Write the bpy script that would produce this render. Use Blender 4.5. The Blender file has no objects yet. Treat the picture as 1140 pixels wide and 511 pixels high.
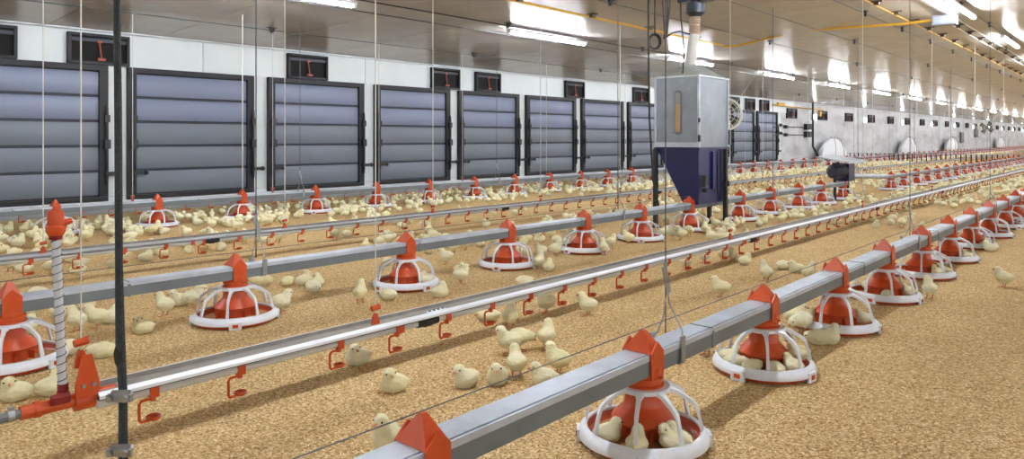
import bpy, math, random
from mathutils import Vector, Matrix, noise

random.seed(7)
# ------------------------------------------------------------------ camera
F = 800.0; XV = 1284.0; YV = 154.0; CH = 0.82
TH = math.atan((XV - 570) / F); CT = math.cos(TH); ST = math.sin(TH)
scene = bpy.context.scene
col = scene.collection
cam_d = bpy.data.cameras.new('camera'); cam = bpy.data.objects.new('camera', cam_d); col.objects.link(cam)
cam_d.sensor_fit = 'HORIZONTAL'; cam_d.sensor_width = 36; cam_d.lens = F / 1140 * 36
cam_d.shift_y = -(255.5 - YV) / 1140
cam_d.clip_start = 0.05; cam_d.clip_end = 400
cam.location = (0, 0, CH); cam.rotation_euler = (math.pi / 2, 0, TH)
scene.camera = cam
# ------------------------------------------------------------------ world, exposure
w = bpy.data.worlds.new('world'); scene.world = w; w.use_nodes = True
w.node_tree.nodes['Background'].inputs[0].default_value = (0.8, 0.88, 1.0, 1)
w.node_tree.nodes['Background'].inputs[1].default_value = 0.5
scene.view_settings.view_transform = 'Standard'; scene.view_settings.look = 'None'
scene.view_settings.gamma = 1; scene.view_settings.use_curve_mapping = False
scene.view_settings.exposure = 0.0
TUBE = 215.0          # tube lamp radiance
WINL = 60.0          # small daylight windows

# ------------------------------------------------------------------ helpers
def yat(d, x): return d * (F / (XV - x) / CT - ST) / CT            # Y on the line X=-d that the photo shows at column x
def yu(d, u): return d * (F * u / CT - ST) / CT
def floor_at(x, y, z=0.0):
    Z = (CH - z) * F / (y - YV); xr = (x - 570) / F * Z
    return Vector((xr * CT - Z * ST, xr * ST + Z * CT, z))
def px(v):
    Z = -v[0] * ST + v[1] * CT
    return 570 + F * (v[0] * CT + v[1] * ST) / Z, YV + F * (CH - v[2]) / Z, Z
def lin(c):
    return tuple(((x / 255) / 12.92 if x / 255 <= .04045 else ((x / 255 + .055) / 1.055) ** 2.4) for x in c) + (1,)

def mat(name, rgb, rough=.5, metal=0, var=.06, scale=8, bump=0, bscale=60, emit=None, strength=0, coat=0, rvar=0, stretch=None, dirt=None, dscale=2, damt=.4, sheen=0):
    m = bpy.data.materials.new(name); m.use_nodes = True
    nt = m.node_tree; N = nt.nodes; L = nt.links; b = N['Principled BSDF']
    b.inputs['Roughness'].default_value = rough; b.inputs['Metallic'].default_value = metal
    if coat: b.inputs['Coat Weight'].default_value = coat
    if sheen:
        b.inputs['Sheen Weight'].default_value = sheen; b.inputs['Sheen Roughness'].default_value = .5
    tc = N.new('ShaderNodeTexCoord'); mp = N.new('ShaderNodeMapping'); L.new(tc.outputs['Object'], mp.inputs[0])
    if stretch: mp.inputs['Scale'].default_value = stretch
    c = lin(rgb)
    n = N.new('ShaderNodeTexNoise'); n.inputs['Scale'].default_value = scale; n.inputs['Detail'].default_value = 5
    L.new(mp.outputs[0], n.inputs['Vector'])
    r = N.new('ShaderNodeValToRGB'); L.new(n.outputs['Fac'], r.inputs[0])
    r.color_ramp.elements[0].position = .3; r.color_ramp.elements[1].position = .7
    r.color_ramp.elements[0].color = tuple(x * (1 - var) for x in c[:3]) + (1,)
    r.color_ramp.elements[1].color = tuple(min(1, x * (1 + var)) for x in c[:3]) + (1,)
    out = r.outputs[0]
    if dirt:
        n2 = N.new('ShaderNodeTexNoise'); n2.inputs['Scale'].default_value = dscale; n2.inputs['Detail'].default_value = 8; n2.inputs['Roughness'].default_value = .7
        L.new(mp.outputs[0], n2.inputs['Vector'])
        r2 = N.new('ShaderNodeValToRGB'); L.new(n2.outputs['Fac'], r2.inputs[0])
        r2.color_ramp.elements[0].position = .45; r2.color_ramp.elements[1].position = .75
        r2.color_ramp.elements[0].color = (0, 0, 0, 1); r2.color_ramp.elements[1].color = (damt,) * 3 + (1,)
        mx = N.new('ShaderNodeMix'); mx.data_type = 'RGBA'; L.new(r2.outputs[0], mx.inputs[0])
        L.new(out, mx.inputs[6]); mx.inputs[7].default_value = lin(dirt); out = mx.outputs[2]
    L.new(out, b.inputs['Base Color'])
    if rvar:
        mr = N.new('ShaderNodeMapRange'); L.new(n.outputs['Fac'], mr.inputs[0])
        mr.inputs[3].default_value = max(0, rough - rvar); mr.inputs[4].default_value = rough + rvar
        L.new(mr.outputs[0], b.inputs['Roughness'])
    if bump:
        nb = N.new('ShaderNodeTexNoise'); nb.inputs['Scale'].default_value = bscale; nb.inputs['Detail'].default_value = 4
        L.new(mp.outputs[0], nb.inputs['Vector'])
        bp = N.new('ShaderNodeBump'); bp.inputs['Strength'].default_value = bump; bp.inputs['Distance'].default_value = .01
        L.new(nb.outputs['Fac'], bp.inputs['Height']); L.new(bp.outputs[0], b.inputs['Normal'])
    if emit:
        b.inputs['Emission Color'].default_value = lin(emit); b.inputs['Emission Strength'].default_value = strength
    return m

M = dict(
    orange=mat('orange_plastic', (192, 70, 22), .38, var=.07, scale=20, dirt=(196, 120, 76), dscale=14, damt=.25),
    red=mat('dark_red_plastic', (120, 24, 30), .35),
    white=mat('white_plastic', (224, 229, 240), .32, var=.03, dirt=(190, 180, 160), dscale=20, damt=.3),
    bin=mat('bin_sheet_metal', (142, 150, 160), .4, .4, var=.14, scale=5, rvar=.1, dirt=(104, 112, 116), dscale=3, damt=.6),
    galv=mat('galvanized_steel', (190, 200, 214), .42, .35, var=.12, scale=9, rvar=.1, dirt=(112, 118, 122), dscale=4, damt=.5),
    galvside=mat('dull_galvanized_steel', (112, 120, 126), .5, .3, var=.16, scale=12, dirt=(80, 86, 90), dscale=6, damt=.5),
    alu=mat('bright_aluminium', (226, 231, 240), .45, .2, var=.05),
    dull=mat('dull_aluminium', (168, 172, 180), .6, .1),
    railgrey=mat('dusty_rail_top', (138, 134, 130), .7, .1, var=.12, scale=25, dirt=(190, 180, 160), dscale=10),
    pipe=mat('grey_plastic_pipe', (196, 196, 192), .4, var=.05),
    black=mat('black_metal', (28, 31, 36), .45, var=.2),
    rubber=mat('black_rubber', (22, 23, 25), .6),
    rope=mat('tarred_rope', (44, 54, 58), .7, var=.4, scale=160, bump=.6, bscale=300),
    steel=mat('steel', (160, 165, 170), .35, .8),
    wire=mat('steel_wire', (104, 106, 110), .5, .5),
    cord=mat('white_cord', (214, 214, 210), .6),
    darkcord=mat('grey_cable', (74, 76, 80), .5, .3),
    frame=mat('black_shutter_frame', (15, 18, 26), .55, var=.2, scale=6),
    slat=mat('blue_grey_shutter_panel', (122, 131, 158), .45, .15, var=.05, scale=3, dirt=(120, 124, 134), dscale=1.5, damt=.5),
    slatlo=mat('grey_shutter_panel', (114, 122, 136), .5, .15, var=.06, scale=3, dirt=(104, 108, 112), dscale=1.5, damt=.5),
    rib=mat('shutter_joint', (52, 58, 72), .5),
    pillar=mat('white_wall_panel', (214, 222, 226), .4, var=.03, dirt=(186, 190, 190), dscale=2, damt=.4),
    navy=mat('navy_painted_steel', (24, 28, 80), .38, .1, var=.12, coat=.1),
    motor=mat('motor_casing', (42, 48, 62), .4, .2, var=.15),
    yellow=mat('yellow_conduit', (206, 158, 42), .5, var=.1, scale=30),
    feed=mat('feed_crumbs', (190, 140, 88), .9, var=.3, scale=260, bump=.5, bscale=260),
    sack=mat('white_plastic_sheet', (226, 228, 232), .35, var=.05, bump=.4, bscale=8),
    beak=mat('pink_beak', (206, 148, 112), .5), eye=mat('black_eye', (12, 10, 10), .15),
    leg=mat('chick_leg', (204, 146, 112), .6),
    kerb=mat('grey_kerb', (140, 144, 148), .7, var=.1),
    fanw=mat('fan_white', (214, 214, 208), .4, var=.04),
    tube=mat('tube_glow', (255, 255, 255), .3, emit=(246, 250, 255), strength=TUBE),
    winl=mat('daylight_pane', (255, 255, 255), .3, emit=(236, 244, 255), strength=WINL),
    dark=mat('dark_window', (5, 6, 8), .8, var=.2),
)

def chick_mat():
    m = mat('chick_down', (255, 247, 216), .9, var=.03, scale=30, bump=.35, bscale=420)
    nt = m.node_tree; N = nt.nodes; L = nt.links; b = N['Principled BSDF']
    b.inputs['Specular IOR Level'].default_value = .2; b.inputs['Subsurface Weight'].default_value = .35; b.inputs['Subsurface Radius'].default_value = (.010, .009, .007); b.inputs['Subsurface Scale'].default_value = 1.0
    src = b.inputs['Base Color'].links[0].from_socket
    oi = N.new('ShaderNodeObjectInfo'); mx = N.new('ShaderNodeMix'); mx.data_type = 'RGBA'; mx.blend_type = 'MULTIPLY'
    mr = N.new('ShaderNodeValToRGB'); L.new(oi.outputs['Random'], mr.inputs[0])
    mr.color_ramp.elements[0].color = (1.0, .98, .86, 1); mr.color_ramp.elements[1].color = (1, 1, 1, 1)
    mx.inputs[0].default_value = 1; L.new(src, mx.inputs[6]); L.new(mr.outputs[0], mx.inputs[7]); L.new(mx.outputs[2], b.inputs['Base Color'])
    return m
M['down'] = chick_mat()

def litter_mat():
    m = bpy.data.materials.new('wood_shavings_litter'); m.use_nodes = True
    nt = m.node_tree; N = nt.nodes; L = nt.links; b = N['Principled BSDF']; b.inputs['Roughness'].default_value = .95
    b.inputs['Specular IOR Level'].default_value = .15
    g = N.new('ShaderNodeNewGeometry')
    def noise_(s, d=4, r=.6):
        n = N.new('ShaderNodeTexNoise'); n.inputs['Scale'].default_value = s; n.inputs['Detail'].default_value = d; n.inputs['Roughness'].default_value = r
        L.new(g.outputs['Position'], n.inputs['Vector']); return n
    v = N.new('ShaderNodeTexVoronoi'); v.inputs['Scale'].default_value = 175; L.new(g.outputs['Position'], v.inputs['Vector'])
    sep = N.new('ShaderNodeSeparateColor'); L.new(v.outputs['Color'], sep.inputs[0])
    r = N.new('ShaderNodeValToRGB'); L.new(sep.outputs[0], r.inputs[0]); e = r.color_ramp.elements
    e[0].position = 0; e[0].color = lin((162, 130, 84)); e[1].position = 1; e[1].color = lin((252, 234, 188))
    for p, c in ((.12, (194, 160, 108)), (.5, (220, 188, 134)), (.85, (238, 212, 160))):
        k = e.new(p); k.color = lin(c)
    n1 = noise_(85, 6, .8); r1 = N.new('ShaderNodeValToRGB'); L.new(n1.outputs['Fac'], r1.inputs[0])
    r1.color_ramp.elements[0].position = .34; r1.color_ramp.elements[0].color = (.36, .31, .26, 1)
    r1.color_ramp.elements[1].position = .50; r1.color_ramp.elements[1].color = (1, 1, 1, 1)
    mx = N.new('ShaderNodeMix'); mx.data_type = 'RGBA'; mx.blend_type = 'MULTIPLY'; mx.inputs[0].default_value = 1
    L.new(r.outputs[0], mx.inputs[6]); L.new(r1.outputs[0], mx.inputs[7])
    n2 = noise_(2.2, 5, .6); r2 = N.new('ShaderNodeValToRGB'); L.new(n2.outputs['Fac'], r2.inputs[0])
    r2.color_ramp.elements[0].position = .3; r2.color_ramp.elements[0].color = (.84, .80, .76, 1)
    r2.color_ramp.elements[1].position = .7; r2.color_ramp.elements[1].color = (1.0, 1.0, 1.0, 1)
    m2 = N.new('ShaderNodeMix'); m2.data_type = 'RGBA'; m2.blend_type = 'MULTIPLY'; m2.inputs[0].default_value = .8
    L.new(mx.outputs[2], m2.inputs[6]); L.new(r2.outputs[0], m2.inputs[7]); L.new(m2.outputs[2], b.inputs['Base Color'])
    ad = N.new('ShaderNodeMath'); ad.operation = 'ADD'; L.new(n1.outputs['Fac'], ad.inputs[0]); L.new(sep.outputs[0], ad.inputs[1])
    bp = N.new('ShaderNodeBump'); bp.inputs['Strength'].default_value = .7; bp.inputs['Distance'].default_value = .007
    L.new(ad.outputs[0], bp.inputs['Height']); L.new(bp.outputs[0], b.inputs['Normal'])
    return m
M['litter'] = litter_mat()

def ceil_mat():
    m = mat('glossy_ceiling_sheet', (190, 187, 182), .23, .10, var=.04, scale=2, rvar=.03, dirt=(164, 154, 140), dscale=1.2, damt=.3)
    m.node_tree.nodes['Principled BSDF'].inputs['Specular IOR Level'].default_value = .22
    nt = m.node_tree; N = nt.nodes; L = nt.links; b = N['Principled BSDF']
    g = N.new('ShaderNodeNewGeometry'); wv = N.new('ShaderNodeTexNoise'); wv.inputs['Scale'].default_value = 5; wv.inputs['Detail'].default_value = 3
    mp = N.new('ShaderNodeMapping'); mp.inputs['Scale'].default_value = (.25, 4, 1); L.new(g.outputs['Position'], mp.inputs[0]); L.new(mp.outputs[0], wv.inputs['Vector'])
    bp = N.new('ShaderNodeBump'); bp.inputs['Strength'].default_value = .1; bp.inputs['Distance'].default_value = .01
    L.new(wv.outputs['Fac'], bp.inputs['Height']); L.new(bp.outputs[0], b.inputs['Normal'])
    return m
M['ceil'] = ceil_mat()
M['farwall'] = mat('grimy_white_wall', (204, 205, 210), .6, var=.05, scale=1.5, dirt=(122, 122, 126), dscale=1.4, damt=.75, stretch=(1, .5, 1.3))

class MB:
    def __init__(s): s.v = []; s.f = []; s.mi = []; s.cur = 0
    def add(s, vs, fs):
        o = len(s.v); s.v += [tuple(v) for v in vs]; s.f += [tuple(i + o for i in f) for f in fs]; s.mi += [s.cur] * len(fs)
    def box(s, c, d, rz=0, ry=0, rx=0):
        R = Matrix.Rotation(rz, 3, 'Z') @ Matrix.Rotation(ry, 3, 'Y') @ Matrix.Rotation(rx, 3, 'X'); c = Vector(c)
        vs = [c + R @ Vector((sx * d[0] / 2, sy * d[1] / 2, sz * d[2] / 2)) for sx in (-1, 1) for sy in (-1, 1) for sz in (-1, 1)]
        s.add(vs, [(0, 1, 3, 2), (4, 6, 7, 5), (0, 4, 5, 1), (2, 3, 7, 6), (0, 2, 6, 4), (1, 5, 7, 3)])
    def tube(s, pts, r, n=8, caps=True, r2=None):
        pts = [Vector(p) for p in pts]; rs = r if isinstance(r, (list, tuple)) else [r] * len(pts)
        rings = []; prev = None
        for i, p in enumerate(pts):
            t = (pts[min(i + 1, len(pts) - 1)] - pts[max(i - 1, 0)]).normalized()
            if prev is None:
                a = Vector((0, 0, 1)) if abs(t.z) < .9 else Vector((1, 0, 0)); a = (a - t * a.dot(t)).normalized()
            else:
                a = (prev - t * prev.dot(t)).normalized()
            prev = a; b = t.cross(a)
            rings.append([p + (a * math.cos(2 * math.pi * k / n) + b * math.sin(2 * math.pi * k / n)) * rs[i] for k in range(n)])
        vs = [v for rr in rings for v in rr]; fs = []
        for i in range(len(pts) - 1):
            for k in range(n):
                fs.append((i * n + k, i * n + (k + 1) % n, (i + 1) * n + (k + 1) % n, (i + 1) * n + k))
        if caps: fs += [tuple(range(n - 1, -1, -1)), tuple((len(pts) - 1) * n + k for k in range(n))]
        s.add(vs, fs)
    def lathe(s, prof, n=24, c=(0, 0, 0)):
        vs = []; fs = []
        for r, z in prof:
            for k in range(n):
                a = 2 * math.pi * k / n; vs.append((c[0] + r * math.cos(a), c[1] + r * math.sin(a), c[2] + z))
        for i in range(len(prof) - 1):
            for k in range(n):
                fs.append((i * n + k, i * n + (k + 1) % n, (i + 1) * n + (k + 1) % n, (i + 1) * n + k))
        s.add(vs, fs)
    def prism(s, poly, y0, y1, ax='Y', closed=True):      # poly of (x,z) extruded along Y
        n = len(poly)
        vs = [(p[0], y0, p[1]) for p in poly] + [(p[0], y1, p[1]) for p in poly]
        fs = [(k, (k + 1) % n, n + (k + 1) % n, n + k) for k in range(n)]
        fs += [tuple(range(n - 1, -1, -1)), tuple(range(n, 2 * n))]
        s.add(vs, fs)
    def ball(s, c, r, nu=10, nv=7, R=None):
        r = r if isinstance(r, (tuple, list)) else (r, r, r); vs = []; fs = []; c = Vector(c)
        for j in range(nv + 1):
            ph = math.pi * j / nv
            for k in range(nu):
                a = 2 * math.pi * k / nu
                p = Vector((r[0] * math.sin(ph) * math.cos(a), r[1] * math.sin(ph) * math.sin(a), r[2] * math.cos(ph)))
                if R: p = R @ p
                vs.append(c + p)
        for j in range(nv):
            for k in range(nu): fs.append((j * nu + k, (j + 1) * nu + k, (j + 1) * nu + (k + 1) % nu, j * nu + (k + 1) % nu))
        s.add(vs, fs)
    def mesh(s, name, mats, ang=35):
        me = bpy.data.meshes.new(name); me.from_pydata(s.v, [], s.f)
        for m in (mats if isinstance(mats, (list, tuple)) else [mats]): me.materials.append(m)
        me.polygons.foreach_set('material_index', s.mi); me.polygons.foreach_set('use_smooth', [True] * len(s.f))
        me.validate(); me.update()
        import bmesh
        b = bmesh.new(); b.from_mesh(me); bmesh.ops.remove_doubles(b, verts=b.verts, dist=1e-6); bmesh.ops.recalc_face_normals(b, faces=b.faces); b.to_mesh(me); b.free()
        me.set_sharp_from_angle(angle=math.radians(ang))
        return me
    def obj(s, name, mats, parent=None, ang=35):
        return link(name, s.mesh(name, mats, ang), parent)

def link(name, data, parent=None):
    o = bpy.data.objects.new(name, data); col.objects.link(o)
    if parent: o.parent = parent
    return o
def tag(o, label=None, cat=None, group=None, kind=None):
    if label: o['label'] = label
    if cat: o['category'] = cat
    if group: o['group'] = group
    if kind: o['kind'] = kind
    return o
def thing(name, label, cat, loc=(0, 0, 0), group=None):
    o = bpy.data.objects.new(name, None); col.objects.link(o); o.location = loc; o.empty_display_size = .05
    return tag(o, label, cat, group)
def copy_tree(o, parent=None):
    c = o.copy(); col.objects.link(c); c.parent = parent
    for ch in o.children: copy_tree(ch, c)
    return c
ORD = ['zeroth', 'first', 'second', 'third', 'fourth', 'fifth', 'sixth', 'seventh', 'eighth', 'ninth', 'tenth', 'eleventh', 'twelfth',
       'thirteenth', 'fourteenth', 'fifteenth', 'sixteenth', 'seventeenth', 'eighteenth', 'nineteenth', 'twentieth']
def ordw(n):
    if n <= 20: return ORD[n]
    t = {2: 'twenty', 3: 'thirty', 4: 'forty', 5: 'fifty', 6: 'sixty', 7: 'seventy', 8: 'eighty'}[n // 10]
    if n % 10 == 0: return t[:-1] + 'ieth'
    return t + '-' + ORD[n % 10]

# ------------------------------------------------------------------ setting
DW = 8.6; YA, YB = -8.0, 112.0; MS = 0.044; HW = CH + 1.18
XR = 1.5; XWR = 2 * XR + DW                 # ridge line and right wall
def ceil_z(d): return HW + MS * (DW - (d if d > -XR else -2 * XR - d))      # height over X = -d
mb = MB(); mb.add([(-DW - .3, YA, 0), (XWR + .3, YA, 0), (XWR + .3, YB, 0), (-DW - .3, YB, 0)], [(0, 1, 2, 3)])
tag(mb.obj('floor', M['litter']), kind='structure')
# wood flakes lying loose on the near litter
def flakes():
    mb = MB(); R = random.Random(3)
    for i in range(14000):
        x = R.uniform(240, 1140); y = 300 + 211 * R.random() ** .8
        p = floor_at(x, y)
        if p.y > 7: continue
        a = R.uniform(0, 6.28); l = R.uniform(.002, .006); ww = R.uniform(.0008, .0024); t = R.uniform(-.5, .5); z = R.uniform(.0005, .002)
        dx, dy = math.cos(a) * l, math.sin(a) * l; ex, ey = -math.sin(a) * ww, math.cos(a) * ww
        mb.cur = R.choice((0, 0, 1, 2))
        mb.add([(p.x - dx - ex, p.y - dy - ey, z), (p.x + dx - ex, p.y + dy - ey, z + abs(t) * .004), (p.x + dx + ex, p.y + dy + ey, z + .001 + abs(t) * .004), (p.x - dx + ex, p.y - dy + ey, z + .001)], [(0, 1, 2, 3)])
    return mb.obj('wood_flakes', [mat('flake_light', (244, 220, 176), .9), mat('flake_mid', (220, 184, 136), .9), mat('flake_dark', (150, 112, 74), .9)])
tag(flakes(), 'loose pale and brown wood shavings scattered on the litter in the foreground', 'litter', kind='stuff')

ceiling = MB(); T = .06
for xe in (-DW - .3, XWR + .3):
    ceiling.add([(XR, YA, ceil_z(-XR) + .02), (xe, YA, ceil_z(-xe) + .02), (xe, YB, ceil_z(-xe) + .02), (XR, YB, ceil_z(-XR) + .02)], [(0, 1, 2, 3)])
ceil_o = tag(ceiling.obj('ceiling', M['ceil']), kind='structure')
PW = 1.15
def cpanel(sgn, wid):
    m = MB(); g = .004; z0, z1 = ceil_z(-XR), ceil_z(DW); s = sgn; W_ = DW + XR
    for a, b, dz in ((g, wid - g, 0),):
        A_, B_ = XR + s * .004, XR + s * W_
        m.add([(A_, a, z0), (B_, a, z1), (B_, b, z1), (A_, b, z0),
               (A_, a - g * .8, z0 + .018), (B_, a - g * .8, z1 + .018), (B_, b + g * .8, z1 + .018), (A_, b + g * .8, z0 + .018)],
              [(0, 1, 2, 3), (0, 4, 5, 1), (3, 2, 6, 7), (1, 5, 6, 2)])
    return m.mesh('ceiling_panel', M['ceil'])
for sgn in (-1, 1):
    pm = cpanel(sgn, PW); y = YA; k = 0
    while y < 44:
        o = link('ceiling_panel', pm, ceil_o); o.location.y = y; y += PW
    lm = cpanel(sgn, YB - y); o = link('ceiling_panel', lm, ceil_o); o.location.y = y

# left wall: behind the shutters white panels, farther the grimy white wall
YS = yu(DW, .000858 + .0001385 * 11.2)      # end of the shutter bay
XW = -DW
mb = MB(); mb.box((XW - .05, (YA + YS) / 2, 1.05), (.1, YS - YA, 2.1))
mb.cur = 1; mb.box((XW - .05, (YB + YS) / 2, 1.05), (.1, YB - YS, 2.1))
wl = tag(mb.obj('wall_left', [M['pillar'], M['farwall']]), kind='structure')
mb = MB(); mb.box((XWR + .05, (YA + YB) / 2, 1.05), (.1, YB - YA, 2.1)); tag(mb.obj('wall_right', M['pillar']), kind='structure')
mb = MB(); mb.box((XR, YB + .05, 1.3), (2 * (DW + XR) + .2, .1, 2.6)); tag(mb.obj('wall_back', M['farwall']), kind='structure')
mb = MB(); mb.box((XR, YA - .05, 1.3), (2 * (DW + XR) + .2, .1, 2.6)); tag(mb.obj('wall_front', M['pillar']), kind='structure')
# upper cladding sheets on the near wall, ledge, kerb, ceiling junction trim
y = YA; pm = MB(); pm.box((XW + .008, 1.2, .0), (.016, 2.392, .385), 0); pmm = pm.mesh('wall_sheet', M['pillar'])
while y < YS - 1:
    o = link('wall_sheet', pmm, wl); o.location = (0, y, HW - .195); y += 2.4
mb = MB(); mb.box((XW + .06, (YA + YB) / 2, .045), (.12, YB - YA, .09)); tag(mb.obj('baseboard_left', M['kerb']), kind='structure')
mb = MB(); mb.prism([(XW + .0, HW - .015), (XW + .045, HW - .015), (XW + .055, HW - .005), (XW + .055, HW + .0), (XW, HW + .0)], YA, YB)
mb.prism([(XW + .09, HW - .022), (XW + .10, HW - .022), (XW + .10, HW - .008), (XW + .09, HW - .008)], YA, YB)
tag(mb.obj('trim_1', M['alu']), kind='structure')
mb = MB(); mb.box((XW + .03, (YA + YS) / 2, .115), (.06, YS - YA, .03)); tag(mb.obj('trim_2', M['alu']), kind='structure')

# ------------------------------------------------------------------ shutters
SW = .000122; SP = .0001385
def slope_z(sl, d=DW): return CH - sl * d / CT
Z0, Z1 = .135, 1.615
def make_shutter():
    wd = SW * F / CT * DW / CT; hh = Z1 - Z0
    t = thing('wall_shutter', 'x', 'shutter')
    m = MB()
    m.box((.03, .045, hh / 2), (.06, .09, hh)); m.box((.03, wd - .045, hh / 2), (.06, .09, hh))
    m.box((.03, wd / 2, hh - .03), (.06, wd, .06)); m.box((.03, wd / 2, .025), (.06, wd, .05))
    m.obj('frame', M['frame'], t)
    n = 5; ph = (hh - .11) / n; bw = wd - .18
    pm = MB(); pm.prism([(.0, .012), (.02, .012), (.028, .03), (.028, ph - .03), (.02, ph - .012), (0, ph - .012)], -bw / 2, bw / 2)
    lo = pm.mesh('slat', M['slatlo']); pm2 = pm.mesh('slat', M['slat'])
    jm = MB(); jm.box((.018, 0, 0), (.02, bw, .012)); jm.box((.03, 0, .014), (.012, bw, .006)); jmm = jm.mesh('joint_rib', M['rib'])
    for i in range(n):
        o = link('slat', pm2 if i >= 3 else lo, t); o.location = (0, wd / 2, .05 + i * ph)
        if i: q = link('joint_rib', jmm, t); q.location = (0, wd / 2, .05 + i * ph)
    b = MB(); b.box((.0, wd / 2, hh / 2), (.01, bw + .04, hh - .08)); b.obj('backing', M['frame'], t)
    for yy, nm in ((.06, 'latch'), (wd - .02, 'latch')):
        l = MB(); l.tube([(.075, yy, .18), (.085, yy, .3), (.085, yy, .95), (.075, yy, 1.05)], .014, 6)
        l.box((.08, yy + .05, .30), (.04, .14, .04)); l.box((.08, yy, .62), (.05, .06, .1)); l.box((.08, yy, .9), (.04, .05, .08)); l.ball((.09, yy + .12, .3), .03, 8, 5)
        l.obj(nm, M['black'], t)
    return t
proto_sh = make_shutter()
shutter_y = []
for i in range(-2, 12):
    u1 = .000858 + SP * i + (0 if i < 1 else .0); y0 = yu(DW, u1 - SW)
    o = proto_sh if not shutter_y else copy_tree(proto_sh)
    o.location = (XW, y0, Z0); shutter_y.append(y0)
    a = 1284 - 1 / (u1 - SW / 2)
    if i < 0: lb = 'blue-grey wall shutter beyond the left edge of the view, %s one out' % ('nearer', 'farther')[-i - 1]
    elif i in (8, 9): lb = 'blue-grey wall shutter hidden behind the feed bin, %s of two' % ('left', 'right')[i - 8]
    elif i > 9: lb = 'blue-grey wall shutter %s' % ('just right of the feed bin and the white fan', 'last in the row, beside the grimy wall')[i - 10]
    else: lb = 'blue-grey five-panel wall shutter in black frame, %s from the left' % ordw(i + 1)
    tag(o, lb, 'shutter', 'wall shutters')

# small dark air inlets above
def make_inlet(wd, hh):
    t = thing('air_inlet', 'x', 'air inlet')
    m = MB(); f = .03
    m.box((.03, f / 2, hh / 2), (.07, f, hh)); m.box((.03, wd - f / 2, hh / 2), (.07, f, hh)); m.box((.03, wd / 2, f / 2), (.07, wd, f)); m.box((.03, wd / 2, hh - f / 2), (.07, wd, f))
    m.obj('frame', M['frame'], t)
    m = MB(); m.box((.015, wd / 2, hh / 2), (.01, wd - .05, hh - .05)); m.obj('flap', M['dark'], t)
    m = MB(); m.box((.035, wd / 2, hh - .07), (.02, wd - .06, .035)); m.obj('flap_rail', M['rib'], t)
    m = MB(); m.tube([(.04, wd * .5, hh * .75), (.055, wd * .53, .07)], .009, 6); m.box((.05, wd * .53, .055), (.03, .08, .03)); m.box((.05, wd * .5, hh * .74), (.03, .05, .025))
    m.obj('pull_lever', mat('lever_red', (150, 66, 52), .5), t)
    return t
pi1 = make_inlet(.61, .33); pi2 = make_inlet(.80, .32)
us = [.00074, .000826, .001035, .0012407, .001321, .001522, .001721, .00191, .00211, .002193, .002275]
pos = ['at the far left edge', 'above the first pillar behind the black rope', 'above the third shutter', 'above the fourth pillar from the left, left of a pair', 'above the fifth shutter, right of a pair',
       'above the sixth pillar', 'just left of the feed bin', 'hidden behind the feed bin', 'at the right edge of the feed bin', 'above the shutters right of the bin', 'nearest the grimy wall, above the last shutter']
for i, u in enumerate(us):
    o = pi1 if i == 0 else copy_tree(pi1); o.location = (XW + .016, yu(DW, u), 1.62)
    tag(o, 'small dark framed air inlet ' + pos[i], 'air inlet', 'air inlets above the shutters')
k = 0; u = .002444; first = True
while yu(DW, u) < 108:
    o = pi2 if first else copy_tree(pi2); first = False; o.location = (XW, yu(DW, u), 1.45); k += 1
    lb = 'small black square window high on the grimy wall, %s from the shutters' % ordw(k)
    tag(o, lb, 'window', 'windows of the grimy far wall'); u += .000233
# bright little windows
wm = MB(); wm.box((.012, 0, 0), (.02, .40, .17)); wmm = wm.mesh('lit_pane', M['winl'])
fm = MB()
for s in (-1, 1): fm.box((.015, s * .215, 0), (.04, .03, .23)); fm.box((.015, 0, s * .1), (.04, .46, .03))
fmm = fm.mesh('frame', M['pillar'])
k = 0; u = .002625
while yu(DW, u) < 108:
    k += 1; t = thing('bright_window', 'small brightly glowing square window in the grimy wall, %s from the shutters' % ordw(k), 'window', (XW, yu(DW, u) + .2, 1.54), 'bright little windows')
    link('lit_pane', wmm, t); link('frame', fmm, t); u += .000467

# ------------------------------------------------------------------ tube lamps
def make_lamp():
    t = thing('tube_lamp', 'x', 'lamp')
    m = MB(); m.box((0, 0, .0), (.05, 1.52, .022)); m.box((0, -.74, -.02), (.04, .03, .03)); m.box((0, .74, -.02), (.04, .03, .03)); m.obj('housing', M['white'], t)
    m = MB(); m.tube([(0, -.72, -.026), (0, .72, -.026)], .016, 8); m.obj('glowing_tube', M['tube'], t)
    m = MB()
    for yy in (-.5, .5): m.tube([(0, yy, 0), (0, yy, .05)], .003, 5)
    m.obj('hanger', M['steel'], t)
    return t
pl = make_lamp(); first = True
for d, u0, du, nm in ((5.57, .001488, .000457, 'left'), (1.57, .00468, .001623, 'middle')):
    y0 = yu(d, u0); dy = d * F * du / CT / CT; n0 = -int((y0 - YA - 2) / dy); k = n0
    while y0 + k * dy < YB - 3:
        o = pl if first else copy_tree(pl); first = False
        z = ceil_z(d) - .055; o.location = (-d, y0 + k * dy, z)
        vx, vy, vz = px((-d, y0 + k * dy, z))
        if vz > 0 and vy > 0: lb = 'white glowing tube lamp on the %s ceiling row, %s from the near end' % (nm, ordw(k - (0 if nm == 'left' else 0) + 1))
        else: lb = 'glowing tube lamp of the %s ceiling row outside the view, %s before the first seen' % (nm, ordw(abs(k)))
        if nm == 'left' and k == -1: lb = 'white glowing tube lamp cut by the top edge of the view, left ceiling row'
        tag(o, lb, 'lamp', '%s row of tube lamps' % nm); k += 1
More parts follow.
